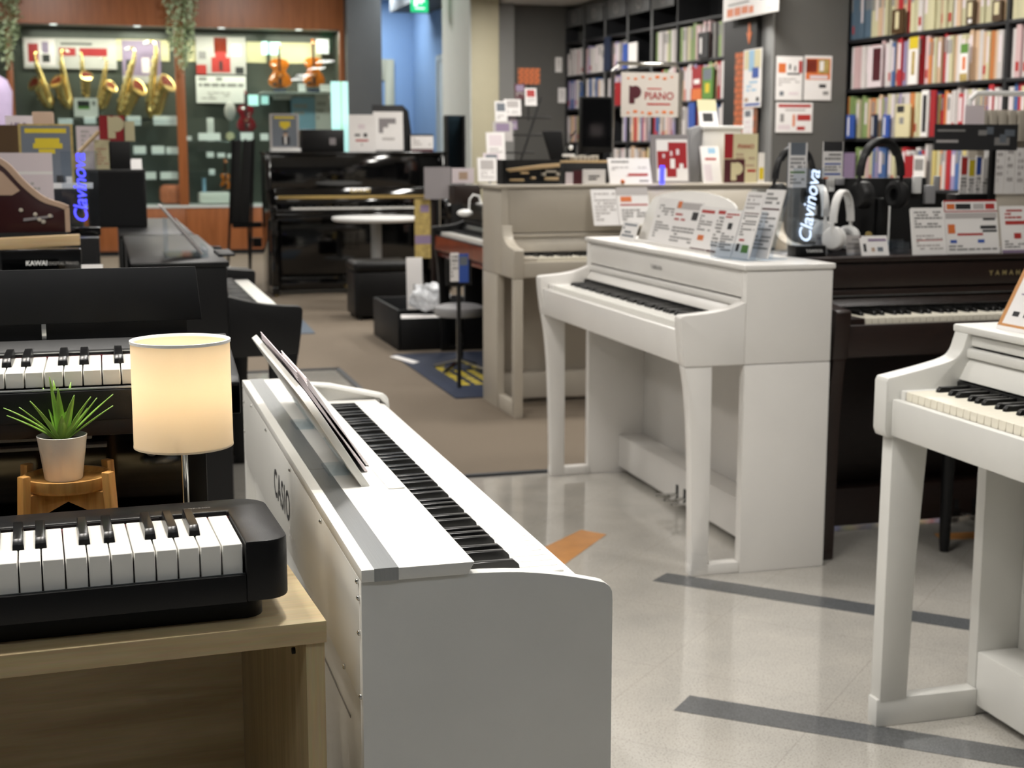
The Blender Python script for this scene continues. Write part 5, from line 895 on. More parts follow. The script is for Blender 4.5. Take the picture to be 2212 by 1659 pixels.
# ================================================================== glass showcase along the back wall
SY = 18.2; sc_ = thing('showcase', 'tall cherry wood and glass showcase with saxophones and violins', 'showcase', (1.0, SY, .006)); o_ = (1.0, SY, .006)
XL, XR = -1.25, 2.985; xm0, xm1 = PY(384, 300, SY).x, PY(404, 300, SY).x; xl0, xl1 = PY(19, 250, SY).x, PY(33, 250, SY).x; zh = 2.735; zb_ = .60
MB(o_).box(XL, XR, SY, SY + .08, zh, 3.39).build('header', 'cherry_wood', sc_)
for (x0, x1) in ((XL, .99), (.995, XR)): MB(o_).box(x0, x1, SY, SY + .03, .05, zb_ - .03).build('base_panel', 'cherry_wood', sc_, bevel=.004)
MB(o_).box(XL, XR, SY + .02, SY + .7, .006, .06).build('plinth', 'black_matte', sc_); MB(o_).box(XL, XR, SY - .01, SY + .7, zb_ - .03, zb_).build('deck', 'wall_pale', sc_)
for (x0, x1) in ((xl0, xl1), (xm0, xm1), (XR - .06, XR)): MB(o_).box(x0, x1, SY, SY + .06, zb_, zh).build('post', 'cherry_wood', sc_, bevel=.004)
MB(o_).box(XL, XR, SY + .68, SY + .70, zb_, 3.3).build('back_wall', 'showcase_back', sc_); MB(o_).box(XR - .02, XR, SY + .06, SY + .68, zb_, zh).build('side_wall', 'showcase_back', sc_)
MB(o_).box(XL, XR, SY + .08, SY + .68, zh + .02, zh + .04).build('inner_ceiling', 'wall_light', sc_)
for (x0, x1) in ((XL, xl0), (xl1, xm0), (xm1, XR - .06)): MB(o_).box(x0 + .004, x1 - .004, SY + .02, SY + .028, zb_, zh).build('glass_pane', 'glass_pane', sc_)
for (x0, x1) in ((-.70, .0), (.05, .9), (1.12, 1.5), (1.55, 2.1), (2.15, 2.8)): MB(o_).box(x0, x1, SY + .665, SY + .68, 2.36, 2.62).build('light_reflector', 'paper_cream', sc_)
for i, (x0, x1, z) in enumerate(((xl1 + .02, xm0 - .02, PY(100, 258, SY + .3).z), (.3, xm0 - .02, PY(300, 330, SY + .3).z), (.3, xm0 - .02, PY(300, 388, SY + .3).z), (xm1 + .02, 1.95, PY(450, 305, SY + .3).z), (xm1 + .02, PY(472, 372, SY + .3).x, PY(450, 372, SY + .3).z), (PY(565, 195, SY + .3).x, PY(715, 195, SY + .3).x, PY(640, 200, SY + .3).z))):
    MB(o_).box(x0, x1, SY + .16, SY + .66, z - .012, z).build('glass_shelf', 'acrylic' if i < 5 else 'wall_pale', sc_, bevel=.002)
for (x, w_) in ((-.2, 1.1), (.6, .5), (1.6, .8), (2.5, .7)): l = area((x, SY + .3, zh - .01), w_, .1, 12, (1, .95, .82)); l.parent = None
for px in (115, 296, 478, 645): MB(o_).cyl((PY(px, 54, SY + .2).x, SY + .2, zh + .004), .04, .015, 16).build('spot_lamp', 'lamp_panel', sc_, smooth=True)
# ---- saxophones
def sax(label, pb, pt, Y, turn):
    bot, top = PY(*pb, Y), PY(*pt, Y); H = (top - bot).length; k = H / .80
    o = thing('saxophone', label, 'saxophone', bot, 0, 'saxophones in the showcase'); lean = math.atan2(top.x - bot.x, top.z - bot.z)
    o.rotation_euler = (Matrix.Rotation(lean, 3, 'Y') @ Matrix.Rotation(turn, 3, 'Z')).to_euler(); px = pb[0]
    body = [(-.02, 0, .74), (-.01, 0, .70), (0, 0, .66), (.0, 0, .5), (.0, 0, .3), (.0, 0, .12), (.012, 0, .05), (.05, 0, .008), (.10, 0, .03), (.125, 0, .09), (.137, 0, .18), (.145, 0, .27), (.165, 0, .33), (.20, 0, .365)]
    rad = [.018, .021, .025, .033, .042, .050, .053, .055, .057, .059, .064, .072, .088, .108]
    MB().tube([Vector(p) * k for p in body], [r * k for r in rad], 14).build('body', 'gold', o, smooth=True)
    MB().tube([Vector(p) * k for p in ((-.02, 0, .735), (-.03, 0, .775), (-.075, 0, .80), (-.13, 0, .785))], [.018 * k, .018 * k, .016 * k, .014 * k], 10).build('neck', 'gold', o, smooth=True)
    MB().tube([Vector(p) * k for p in ((-.125, 0, .787), (-.19, 0, .765))], [.020 * k, .013 * k], 10).build('mouthpiece', 'plastic_white', o, smooth=True)
    MB().lathe([(.094 * k, 0), (.112 * k, 0), (.114 * k, .01 * k), (.094 * k, .006 * k)], Vector((.201, 0, .366)) * k, 20, True, ax=(.8, 0, .6)).build('bell_rim', 'gold', o, smooth=True)
    MB().cyl(Vector((.2005, 0, .3655)) * k, .095 * k, .004 * k, 20, ax=(.8, 0, .6)).build('bell_mouth', 'violin_dark', o)
    kb_ = MB(); q = random.Random(int(px))
    for i in range(12): z = .16 + i * .042; kb_.cyl(Vector((-.006 + .012 * (i % 2), -(.05 - .03 * z) - .002, z)) * k, (.026 - .01 * z) * k, .01 * k, 10, ax=(0, -1, 0))
    for (x, z) in ((.13, .16), (.135, .24), (.10, .08)): kb_.cyl(Vector((x, -.066, z)) * k, .032 * k, .008 * k, 12, ax=(0, -1, 0))
    x_ = kb_.build('keys', 'brass_dull', o); x_['kind'] = 'stuff'
    MB().tube([Vector((.024, -.03, .12)) * k, Vector((.02, -.028, .62)) * k], .004 * k, 6).build('key_rod', 'gold', o, smooth=True)
    return bot
for i, a in enumerate((((114, 228), (70, 114), 3.95), ((154, 230), (128, 108), 4.0), ((184, 210), (176, 112), -1.3), ((214, 232), (233, 126), -.9), ((257, 247), (296, 106), -.85), ((322, 248), (341, 90), -.75))):
    lb = ['leftmost saxophone in the showcase, its bell towards the left', 'second saxophone from the left, pale mouthpiece cap', 'third saxophone from the left with its bell facing out', 'fourth saxophone from the left, slender with a small bell', 'fifth saxophone from the left leaning right', 'rightmost saxophone, the tallest, beside the wooden post'][i]
    sax(lb, a[0], a[1], SY + .36, a[2])
    p = PY(a[0][0], a[0][1] + 3, SY + .36); zsh = PY(100, 258, SY + .3).z
    MB().tube([(p.x, SY + .40, zsh), (p.x, SY + .40, p.z + .06), (p.x + .06, SY + .36, p.z + .12)], .008, 6).tube([(p.x - .08, SY + .34, zsh + .008), (p.x + .08, SY + .46, zsh + .008)], .008, 6).solo('saxophone_stand', 'black_satin', ['thin black stand under the leftmost saxophone', 'thin black stand under the second saxophone', 'thin black stand under the third saxophone', 'thin black stand under the fourth saxophone', 'thin black stand under the fifth saxophone', 'thin black stand under the rightmost saxophone'][i], 'stand')
# ---- violins
def violin(name, label, cat, px0, px1, py0, py1, pyb, Y, mat, electric=False, tilt=.15):
    a, b = PY(px0, py1, Y), PY(px1, py0, Y); w = (b.x - a.x); H = b.z - a.z; hb = PY(px0, pyb, Y).z - a.z
    o = thing(name, label, cat, (.5 * (a.x + b.x), Y, a.z), 0, None, tilt)
    half = smooth_profile([(0, 0), (.30, .01), (.48, .12), (.5, .26), (.40, .42), (.29, .52), (.28, .60), (.36, .68), (.42, .78), (.38, .92), (.2, .995), (0, 1)], 3)
    out = [(x * w, z * hb) for x, z in half] + [(-x * w, z * hb) for x, z in reversed(half[1:-1])]
    MB().prism(out, 'y', 0, .045).build('body', mat, o, bevel=.008)
    MB().box(-.014, .014, -.012, .012, hb * .98, H * .93).build('neck', mat, o, bevel=.003); MB().box(-.012, .012, -.018, -.012, hb * .55, H * .92).build('fingerboard', 'black_satin', o)
    MB().cyl((-.0, -.004, H * .93), .016, .03, 12, ax=(1, 0, 0)).tube([(0, 0, H * .9), (0, .01, H * .97), (0, -.01, H)], .012, 8).build('scroll', mat, o, smooth=True)
    MB().box(-.02, .02, -.022, 0, hb * .40, hb * .415).build('bridge', 'pale_wood', o); MB().prism([(-.012, hb * .05), (.012, hb * .05), (.02, hb * .30), (-.02, hb * .30)], 'y', -.012, -.004).build('tailpiece', 'black_satin', o)
    for s_ in (-1, 1): MB().tube([(s_ * w * .14, -.001, hb * .33), (s_ * w * .18, -.001, hb * .40), (s_ * w * .15, -.001, hb * .50)], .004, 6).build('sound_hole', 'black_matte', o)
    if not electric: MB().sphere((-w * .25, -.01, hb * .10), .035, 10, 6, (1, .3, .5)).build('chin_rest', 'black_satin', o, smooth=True)
    return o
violin('violin', 'orange-brown violin with aqua tag, left of two on the violin shelf', 'violin', 581, 628, 95, 188, 125, SY + .33, 'violin_wood'); violin('violin', 'bright orange violin, right of two on the violin shelf', 'violin', 656, 700, 85, 186, 122, SY + .33, 'violin_wood')
violin('electric_violin', 'dark red violin-shaped instrument with a pale neck below the violin shelf', 'violin', 512, 551, 195, 283, 226, SY + .33, 'cherry_red', True)
violin('violin', 'tiny violin ornament low in the showcase beside the easel', 'violin', 476, 498, 345, 408, 374, SY + .33, 'violin_wood')
zs_ = PY(640, 200, SY + .3).z
for (px, lab) in ((604, 'small blue-black violin cradle under the left violin'), (678, 'small blue-black violin cradle under the right violin')): p = PY(px, 190, SY + .33); MB().box(p.x - .07, p.x + .07, SY + .27, SY + .42, zs_, p.z - .012 if p.z - .012 > zs_ + .01 else zs_ + .012).solo('violin_stand', 'navy', lab, 'stand', bevel=.004)
p = PY(530, 288, SY + .33); zz_ = PY(450, 305, SY + .3).z; MB().box(p.x - .08, p.x + .08, SY + .28, SY + .4, zz_, PY(530, 286, SY + .33).z).solo('instrument_stand', 'navy', 'navy block under the dark red instrument', 'stand', bevel=.004)
for (x0, y0, x1, y1, nm, mt, lab) in ((566, 90, 578, 118, 'tag', 'aqua_light', 'aqua tag hanging left of the left violin'), (583, 92, 605, 118, 'ribbon', 'aqua_light', 'aqua ribbon on the scroll of the left violin'), (537, 205, 558, 228, 'tag', 'aqua_light', 'aqua tag behind the dark red instrument'), (565, 207, 580, 225, 'tag', 'aqua_light', 'second aqua tag right of the dark red instrument'), (684, 85, 710, 116, 'tag', 'bag_clear', 'clear crumpled wrap beside the scroll of the right violin')): ycard(nm, lab, 'tag', (x0, y0, x1, y1), SY + .5, None, mat=mt, t=.02)
# posters and price tags inside
ycard('poster', 'long white poster with red squares and dark red lettering behind the saxophones', 'poster', (52, 84, 250, 147), SY + .64, None, mat='paper_grey', prints=[(.02, .1, .34, .95, 'paper_pink'), (.05, .2, .16, .8, 'red_bold'), (.2, .5, .27, .86, 'lilac_print'), (.2, .2, .28, .45, 'print_dark'), (.38, .42, .56, .68, 'red_bold'), (.6, .42, .9, .68, 'red_bold'), (.4, .78, .74, .84, 'print_dark')], t=.004)
ycard('poster', 'purple poster with two small figures behind the saxophones', 'poster', (266, 88, 346, 180), SY + .65, None, mat='lilac_print', prints=[(.1, .2, .24, .55, 'print_dark'), (.5, .25, .7, .6, 'paper_pink'), (0, 0, 1, .18, 'paper_grey')], t=.004)
vp = ycard('poster', 'grey poster with a red violin picture in the showcase', 'poster', (425, 80, 530, 160), SY + .62, None, mat='paper_grey', prints=[(0, 0, .2, .25, 'red_print'), (.78, .02, .95, .2, 'print_dark'), (.05, .4, .2, .6, 'card_grey'), (.72, .5, .9, .8, 'paper'), (.36, .55, .62, .98, 'violin_dark'), (.3, .05, .68, .45, 'red_print'), (.38, .42, .6, .6, 'red_print'), (.46, .1, .52, .35, 'print_dark')], t=.004)
ycard('notice', 'white notice with rows of grey print under the violin poster', 'notice', (425, 165, 531, 222), SY + .61, None, mat='paper', prints=lines(.05, .5, .95, .95, 2, 'print_grey', 95) + lines(.1, .1, .9, .4, 3, 'paper_grey', 96), t=.004)
for (t_, lab) in (((630, 210, 680, 285), 'pale blue sheet below the violin shelf'), ((682, 205, 714, 280), 'pale leaflet with slanting picture below the violin shelf'), ((590, 200, 632, 215), 'long white price strip hanging under the violin shelf')): ycard('notice', lab, 'notice', t_, SY + .55, None, mat='sky_print' if t_[0] == 630 else 'paper', prints=lines(.1, .2, .9, .8, 3, 'paper_grey', 97), t=.004)
tags = [(126, 256, 157, 268), (182, 252, 207, 267), (274, 250, 304, 270), (332, 250, 386, 270), (289, 315, 315, 333), (328, 315, 355, 333), (360, 317, 388, 333), (312, 371, 337, 387), (347, 371, 384, 387), (404, 294, 414, 303), (429, 287, 476, 303), (520, 286, 547, 303), (563, 288, 580, 303), (447, 328, 462, 340), (470, 330, 486, 340), (492, 332, 505, 341), (645, 180, 660, 197), (692, 182, 716, 197), (452, 365, 464, 378)]
rowname = lambda y: 'top' if y < 200 else 'saxophone' if y < 275 else 'upper' if y < 310 else 'middle' if y < 345 else 'lower'
for i, t_ in enumerate(tags): ycard('price_tag', 'white price tag, %s from the left among the showcase tags on the %s row' % (['first', 'second', 'third', 'fourth', 'fifth', 'sixth', 'seventh', 'eighth'][sorted([q for q in tags if rowname(q[1]) == rowname(t_[1])]).index(t_)], rowname(t_[1])), 'price tag', t_, SY + .20, None, mat='price_white', t=.012, tilt=.2, group='white price tags in the showcase')
ycard('manual', 'white booklet with a green and black cover photo below the saxophones', 'booklet', (161, 212, 211, 252), SY + .24, None, mat='paper', prints=[(.15, .55, .65, .85, 'print_dark'), (.15, .4, .65, .55, 'green_print'), (.75, .6, .9, .85, 'print_grey')], t=.02)
MB().cyl((PY(497, 294, SY + .2).x, SY + .2, PY(497, 294, SY + .2).z), .05, .04, 20, ax=(0, -1, 0)).solo('tape_roll', 'paper_cream', 'cream round roll between white tags in the showcase', 'roll', smooth=True)
a = PY(346, 440, SY + .2); b = PY(400, 398, SY + .2); bgm = MB().box(a.x, b.x, SY + .12, SY + .4, .61, .61 + (b.z - a.z)); bgm.solo('instrument_bag', 'terracotta_bag', 'terracotta coloured soft bag at the bottom of the showcase', 'bag', bevel=.06)
a = PY(430, 440, SY + .2); b = PY(498, 415, SY + .2); MB().box(a.x, b.x, SY + .12, SY + .45, .61, b.z).solo('white_case', 'plastic_white', 'white flat case at the bottom of the showcase', 'case', bevel=.03); p = PY(440, 385, SY + .3); MB().cyl((p.x, SY + .3, .61), .025, p.z - .61, 14).solo('bottle', 'sky_print', 'pale blue bottle at the bottom of the showcase', 'bottle', smooth=True)
p = PY(452, 255, SY + .3); m = MB().box(p.x - .03, p.x + .05, SY + .26, SY + .34, PY(450, 305, SY + .3).z, p.z); m.solo('box', 'plastic_white', 'small white box above the price tags beside the wooden post', 'box', bevel=.004); p = PY(498, 240, SY + .34); m = MB().sphere((p.x, SY + .4, p.z), .09, 12, 8, (.8, .5, 1.3)); m.solo('plush_figure', 'paper_grey', 'pale grey plush figure left of the dark red instrument', 'plush', smooth=True)
# ---- ivy garlands on the header
def ivy(label, px0, px1, py1, Y, seed):
    x0, x1 = PY(px0, 60, Y).x, PY(px1, 60, Y).x; zb = PY(px0, py1, Y).z; q = random.Random(seed); zt = 3.38
    o = thing('ivy_garland', label, 'garland', (.5 * (x0 + x1), Y, zt)); w = (x1 - x0) / 2
    for k in range(7): x = q.uniform(-w * .8, w * .8); le = (zt - zb) * q.uniform(.6, 1) * (1 - .35 * abs(x / w)); MB().tube([(x * .5, 0, 0), (x, -.03, -le * .4), (x * .9, -.02, -le)], .005, 5).build('stem', 'stem_green', o)
    m = MB()
    for i in range(760):
        t = q.random(); x = q.uniform(-w, w); z = -(zt - zb) * t * (1 - .3 * abs(x / w)); wd = 1 - .35 * t; x *= wd; y = -.10 * q.random(); s_ = q.uniform(.018, .038)
        d = Vector((q.uniform(-1, 1), q.uniform(-1, .2), q.uniform(-1, .3))).normalized(); e = d.cross(Vector((q.random(), q.random(), 1))).normalized(); c = Vector((x, y, z))
        m.add([c, c + d * s_ + e * s_ * .6, c + d * s_ * 1.9, c + d * s_ - e * s_ * .6], [(0, 1, 2, 3)])
    l = m.build('leaves', 'leaf_pale', o); l['kind'] = 'stuff'
ivy('pale green ivy garland hanging at the left picture edge', -30, 52, 155, SY - .08, 1); ivy('pale green ivy garland hanging before the middle wooden post', 352, 430, 158, SY - .08, 2)
p = PY(2, 265, 17.2); dm_ = thing('dress_form', 'lilac draped form at the left picture edge', 'mannequin', (p.x - .06, 17.2, .006)); zf = PY(2, 150, 17.2).z; MB().lathe([(0, 1.0), (.16, 1.0), (.20, 1.15), (.17, 1.35), (.2, zf - .25), (.15, zf - .12), (.05, zf - .06), (.045, zf), (0, zf)], (0, 0, 0), 24).build('bust', 'lilac_cloth', dm_, smooth=True); MB().cyl((0, 0, .02), .02, .98, 12).build('pole', 'chrome', dm_, smooth=True); MB().cyl((0, 0, 0), .18, .02, 24).build('base', 'chrome', dm_, smooth=True)
# ================================================================== bookcases on the right wall
SH = [1.02, 1.345, 1.675, 2.005]
def bookcase(label, s0, s1, ztop, posts):
    b = thing('bookcase', label, 'bookcase', WP((s0 + s1) / 2, .15, 0), 0); oo = tuple(WP((s0 + s1) / 2, .15, 0))
    wbox(MB(oo), s0, s1, .30, .33, 0, ztop).build('back_board', 'shelf_black', b)
    for z in [.1, .35, .68] + SH + ([2.335] if ztop > 2.4 else []): wbox(MB(oo), s0, s1, 0, .30, z - .022, z).build('shelf', 'shelf_black', b, bevel=.002)
    for s in posts: wbox(MB(oo), s - .012, s + .012, .0, .30, 0, ztop).build('upright_board', 'shelf_black', b)
    return b, oo
bk, oo = bookcase('tall dark bookcase with crowded shelves at the right', -1.2, 1.98, 2.66, (-1.19, .27, 1.97))
bc, oc = bookcase('dark pigeonhole bookcase with labelled boxes on top in the middle', 3.62, 7.10, 2.66, [3.62, 4.55] + [W_ for W_ in (5.05, 5.56, 6.08, 6.60, 7.09)])
for s in (5.05, 5.56, 6.08, 6.60): wbox(MB(oc), s - .02, s + .02, -.004, 0, 1.9, 2.66).build('grey_divider', 'shelf_grey', bc)
for i, s in enumerate((4.82, 5.31, 5.82, 6.34, 6.85)):
    f = wbox(MB(oc), s - .21, s + .21, -.006, .0, 2.48, 2.655).build('box_front', 'shelf_grey', bc, bevel=.002); p = WP(s, -.008, 2.565) - Vector(oc)
    MB().lathe([(.035, 0), (.05, 0), (.05, .004), (.035, .004)], p, 20, True, ax=(-1, -.07, 0)).build('round_emblem', 'print_grey', f)
# dividing post beside the display panel
struct(wbox(MB(), 3.50, 3.61, -.03, .34, 0, 2.70).build('trim_5', 'post_grey', bevel=.004))
# one book shape, many books: local +x thickness, +y into the shelf, z up
BM = {}
def book_mesh(key, th, h, d, band):
    k = (round(th, 3), round(h, 2), band)
    if k in BM: return BM[k]
    m = MB(); c = .0015
    m.cur = 0; m.box(-th / 2, -th / 2 + c, 0, d, 0, h).box(th / 2 - c, th / 2, 0, d, 0, h)
    m.prism([(-th / 2 + c, 0), (-th * .3, -.002), (th * .3, -.002), (th / 2 - c, 0), (th / 2 - c, c), (-th / 2 + c, c)], 'z', 0, h)
    m.cur = 1; m.box(-th / 2 + c, th / 2 - c, c + .001, d - .003, .003, h - .003)
    if band: m.cur = 2; v0, v1 = ((.62, .92), (.12, .3), (.35, .9))[band - 1]; m.box(-th * .32, th * .32, -.0026, -.0021, h * v0, h * v1)
    me = m.mesh('book', ['book_cover', 'paper', ['print_grey', 'print_grey', 'red_print', 'paper_pink'][band]]); BM[k] = me; return me
CN = {'cream': 'D9D4AE', 'white': 'E4DEDC', 'pink': 'E0BFC0', 'red': 'C03038', 'blue': '4E6FA8', 'grey-blue': '5F7588', 'yellow': 'E0CE84', 'green': '8FA76A', 'orange': 'D98A4E', 'grey': '9E9A98', 'lilac': 'A398BE', 'brown': '6B4030', 'navy': '2B3568', 'peach': 'E0C0A0', 'black': '2A2626'}
POSTS = (.27, 4.55, 5.05, 5.56, 6.08, 6.60); SEEN = {}
def nth(n):
    w = 'first second third fourth fifth sixth seventh eighth ninth tenth eleventh twelfth thirteenth fourteenth fifteenth sixteenth seventeenth eighteenth nineteenth twentieth'.split()
    return w[n - 1] if n <= 20 else 'twenty-' + w[n - 21]
def shelf_row(z, s_hi, s_lo, hmin, hmax, th0, th1, cols, where, seed, lean=0):
    # from the far (left) end towards the near end
    q = random.Random(seed); s = s_hi; n = 0
    while s > s_lo:
        th = round(q.uniform(th0, th1) / .004) * .004; s -= th + .0015
        if any(s - .016 < p_ < s + th + .016 for p_ in POSTS): s = [p_ for p_ in POSTS if s - .016 < p_ < s + th + .016][0] - .016; continue
        c = cols[n] if isinstance(cols, list) and n < len(cols) and len(cols) > 30 else q.choice(cols)
        h = round(q.uniform(hmin, hmax) / .02) * .02; bnd = q.choice((0, 0, 1, 1, 3, 3, 2)); d = .2
        o = bpy.data.objects.new('book', book_mesh(0, th, h, d, bnd)); C.objects.link(o); p = WP(s + th / 2, .012 + q.uniform(0, .02), z + .0005)
        if lean and n < lean: o.rotation_euler = (0, -.18, WRZ); p.z += .0
        else: o.rotation_euler = (0, 0, WRZ)
        o.location = p; v = lin(CN[c]); f = q.uniform(.85, 1.05); o.color = (min(1, v[0] * f), min(1, v[1] * f), min(1, v[2] * f), 1)
        SEEN[(c, where)] = SEEN.get((c, where), 0) + 1
        tag(o, '%s %s book spine from the left on %s' % (nth(SEEN[(c, where)]), c, where), 'book', 'books on ' + where)
        s -= .0 if q.random() < .93 else .02; n += 1
    return n
nb = 0
nb += shelf_row(2.005, 1.94, 1.70, .30, .30, .03, .036, ['grey-blue'], 'the top shelf of the right bookcase', 1)
nb += shelf_row(2.005, 1.695, .02, .28, .30, .028, .048, ['cream'] * 9 + ['white', 'white', 'peach', 'peach', 'cream', 'red', 'brown'], 'the top shelf of the right bookcase', 2)
nb += shelf_row(1.675, 1.90, 1.55, .27, .27, .034, .044, ['white', 'white', 'white', 'pink'], 'the second shelf of the right bookcase', 3)
nb += shelf_row(1.675, 1.54, .0, .27, .30, .026, .046, ['white', 'white', 'white', 'pink', 'peach', 'cream', 'cream', 'lilac', 'peach', 'red', 'white', 'blue', 'white', 'pink', 'orange', 'white'], 'the second shelf of the right bookcase', 4)
nb += shelf_row(1.345, 1.94, 1.30, .26, .29, .028, .046, ['cream', 'cream', 'cream', 'green', 'white', 'orange', 'peach', 'cream', 'lilac'], 'the third shelf of the right bookcase', 5)
nb += shelf_row(1.345, 1.295, -.05, .26, .30, .028, .046, ['red', 'white', 'red', 'yellow', 'cream', 'pink', 'white', 'white', 'orange', 'cream', 'blue', 'white'], 'the third shelf of the right bookcase', 6)
nb += shelf_row(1.02, 1.80, -.05, .24, .28, .028, .048, ['pink', 'blue', 'green', 'yellow', 'red', 'lilac', 'orange', 'white', 'white', 'cream', 'grey', 'red'], 'the fourth shelf of the right bookcase', 7)
nb += shelf_row(2.005, 7.06, 5.6, .22, .27, .034, .056, ['white', 'white', 'white', 'pink', 'lilac', 'grey', 'white', 'navy'], 'the upper shelf of the middle bookcase', 8)
nb += shelf_row(2.005, 5.02, 4.6, .28, .28, .04, .056, ['white', 'cream', 'green', 'white', 'orange'], 'the upper shelf of the middle bookcase', 9)
nb += shelf_row(2.005, 4.52, 3.68, .28, .30, .036, .056, ['cream', 'white', 'grey', 'green', 'pink', 'grey', 'black'], 'the upper shelf of the middle bookcase', 10)
nb += shelf_row(1.675, 7.06, 5.5, .26, .28, .036, .06, ['peach', 'white', 'white', 'lilac', 'lilac', 'white', 'blue'], 'the second shelf of the middle bookcase', 11)
nb += shelf_row(1.675, 4.9, 3.68, .27, .30, .034, .056, ['white', 'white', 'pink', 'green', 'peach', 'red', 'white', 'lilac'], 'the second shelf of the middle bookcase', 12)
nb += shelf_row(1.345, 7.06, 6.4, .24, .26, .036, .06, ['peach', 'white', 'yellow', 'pink', 'grey'], 'the third shelf of the middle bookcase', 13)
nb += shelf_row(1.345, 5.7, 3.68, .24, .30, .034, .06, ['white', 'pink', 'grey', 'white', 'blue', 'peach', 'lilac', 'red'], 'the third shelf of the middle bookcase', 14)
nb += shelf_row(1.02, 5.9, 4.6, .24, .28, .036, .06, ['white', 'pink', 'grey', 'yellow', 'white', 'peach'], 'the fourth shelf of the middle bookcase', 15)
# face-out books, placards
def wcard(name, label, cat, px, off, z=None, mat='paper', prints=(), t=.01, tilt=.0):
    def hit(x, y): r = _ray(x, y); o = W0 + WN * off; k = (o.dot(WN)) / (r.x * WN.x + r.y * WN.y); return _O + r * k
    a, b = hit(px[0], px[3]), hit(px[2], px[1]); a2 = hit(px[2], px[3]); w = ((a.x - b.x) ** 2 + (a.y - b.y) ** 2) ** .5; zb = (a.z + a2.z) / 2 if z is None else z; zt = (b.z + hit(px[0], px[1]).z) / 2
    return card(name, label, cat, ((a.x + b.x) / 2, (a.y + b.y) / 2, zb), w, zt - zb, WRZ, mat=mat, prints=prints, t=t, tilt=tilt)
for (px, z, mt, pr, lab) in (((1925, 20, 1953, 68), 2.006, 'brown_board', [(.3, .2, .6, .9, 'paper_cream')], 'dark brown placard standing before cream books on the top shelf'), ((2086, 0, 2106, 48), 2.006, 'brown_board', [(.2, .3, .7, .9, 'paper_cream'), (.3, .05, .7, .2, 'paper')], 'dark brown placard, right of the first on the top shelf'), ((2142, 0, 2165, 42), 2.006, 'brown_board', [(.2, .3, .7, .9, 'paper_cream')], 'dark brown placard furthest right on the top shelf'),
        ((1875, 100, 1905, 148), 1.676, 'paper_pink', [(.35, .15, .95, .95, 'maroon_print')], 'pale placard with a maroon square on the second shelf'), ((1962, 80, 1984, 170), 1.676, 'paper', [(0, .75, 1, 1, 'yellow_print'), (.3, .2, .7, .7, 'gold_patch')], 'white face-out book with a yellow top on the second shelf'), ((2072, 95, 2092, 180), 1.676, 'paper', [(0, .75, 1, 1, 'green_print'), (.3, .3, .7, .65, 'orange_print'), (0, 0, 1, .2, 'gold_patch')], 'white face-out book with a green top on the second shelf'),
        ((1827, 248, 1845, 292), 1.346, 'blue_print', [(.2, .1, .4, .9, 'paper')], 'blue placard, leftmost on the third shelf of the right bookcase'), ((1880, 247, 1894, 290), 1.346, 'navy', [(.2, .1, .4, .9, 'paper')], 'navy placard, second on the third shelf of the right bookcase'), ((1905, 248, 1921, 294), 1.346, 'blue_print', [(.2, .1, .4, .9, 'paper')], 'blue placard right of the navy one on the third shelf'), ((1792, 252, 1812, 296), 1.346, 'blue_print', [(.2, .1, .4, .9, 'paper')], 'blue sign sticking out at the left side of the right bookcase'),
        ((1932, 225, 1966, 298), 1.346, 'paper_cream', [(.1, .75, .6, .95, 'print_dark'), (.3, .4, .6, .6, 'print_grey')], 'cream face-out book with a dark title on the third shelf'), ((1987, 195, 2006, 300), 1.346, 'paper', [(.2, .1, .8, .9, 'print_dark'), (0, .1, .2, .9, 'paper')], 'white face-out book with black lettering on the third shelf'), ((2006, 195, 2022, 302), 1.346, 'red_bold', [], 'bright red face-out book on the third shelf'),
        ((1821, 330, 1845, 382), 1.021, 'lilac_print', [], 'mauve face-out book at the left of the fourth shelf'), ((1952, 336, 1974, 382), 1.021, 'red_bold', [], 'red face-out book on the fourth shelf behind the black headphones'), ((1972, 336, 1998, 380), 1.021, 'paper', [(.1, .55, .9, .9, 'print_grey'), (.1, .1, .9, .35, 'print_grey')], 'white face-out book with grey squares on the fourth shelf'),
        ((1305, 80, 1318, 110), 2.006, 'navy', [], 'navy face-out book on the upper shelf of the middle bookcase'), ((1345, 95, 1356, 130), 2.006, 'blue_print', [], 'blue face-out book on the upper shelf of the middle bookcase'), ((1357, 92, 1376, 130), 2.006, 'paper', [], 'white face-out book right of the blue one on the upper shelf'), ((1507, 70, 1530, 104), 2.006, 'print_dark', [(.2, .2, .4, .8, 'paper')], 'black face-out book on the upper shelf of the middle bookcase'),
        ((1494, 147, 1516, 205), 1.676, 'red_bold', [(.0, 0, 1, .35, 'orange_print'), (.2, .5, .8, .65, 'paper')], 'red and orange face-out book on the second shelf of the middle bookcase'), ((1516, 145, 1540, 205), 1.676, 'green_print', [(.1, .6, .9, .95, 'slate_print'), (.3, .2, .7, .5, 'yellow_print')], 'green face-out picture book on the second shelf of the middle bookcase'), ((1327, 178, 1340, 205), 1.676, 'red_bold', [], 'small red face-out book left of the PIANO sign'), ((1486, 222, 1500, 268), 1.346, 'blue_print', [], 'blue face-out book below the red and orange one')):
    wcard('face_out_book' if 'book ' in lab or lab.endswith('book') else 'placard', lab, 'book' if 'book' in lab and 'placard' not in lab and 'sign ' not in lab else 'placard', px, -.02 if z != 2.006 or px[0] < 1500 else -.015, z, mt, pr, t=.012)
# white tags on the dark wall beside the bookcase
for (px, lab) in (((1200, 124, 1214, 156), 'upper of two white plates on the dark grey end wall'), ((1206, 190, 1222, 222), 'lower of two white plates on the dark grey end wall')): ycard('wall_plate', lab, 'plate', px, 14.235, None, mat='paper', prints=lines(.2, .2, .8, .8, 3, 'paper_grey', 99), t=.012)
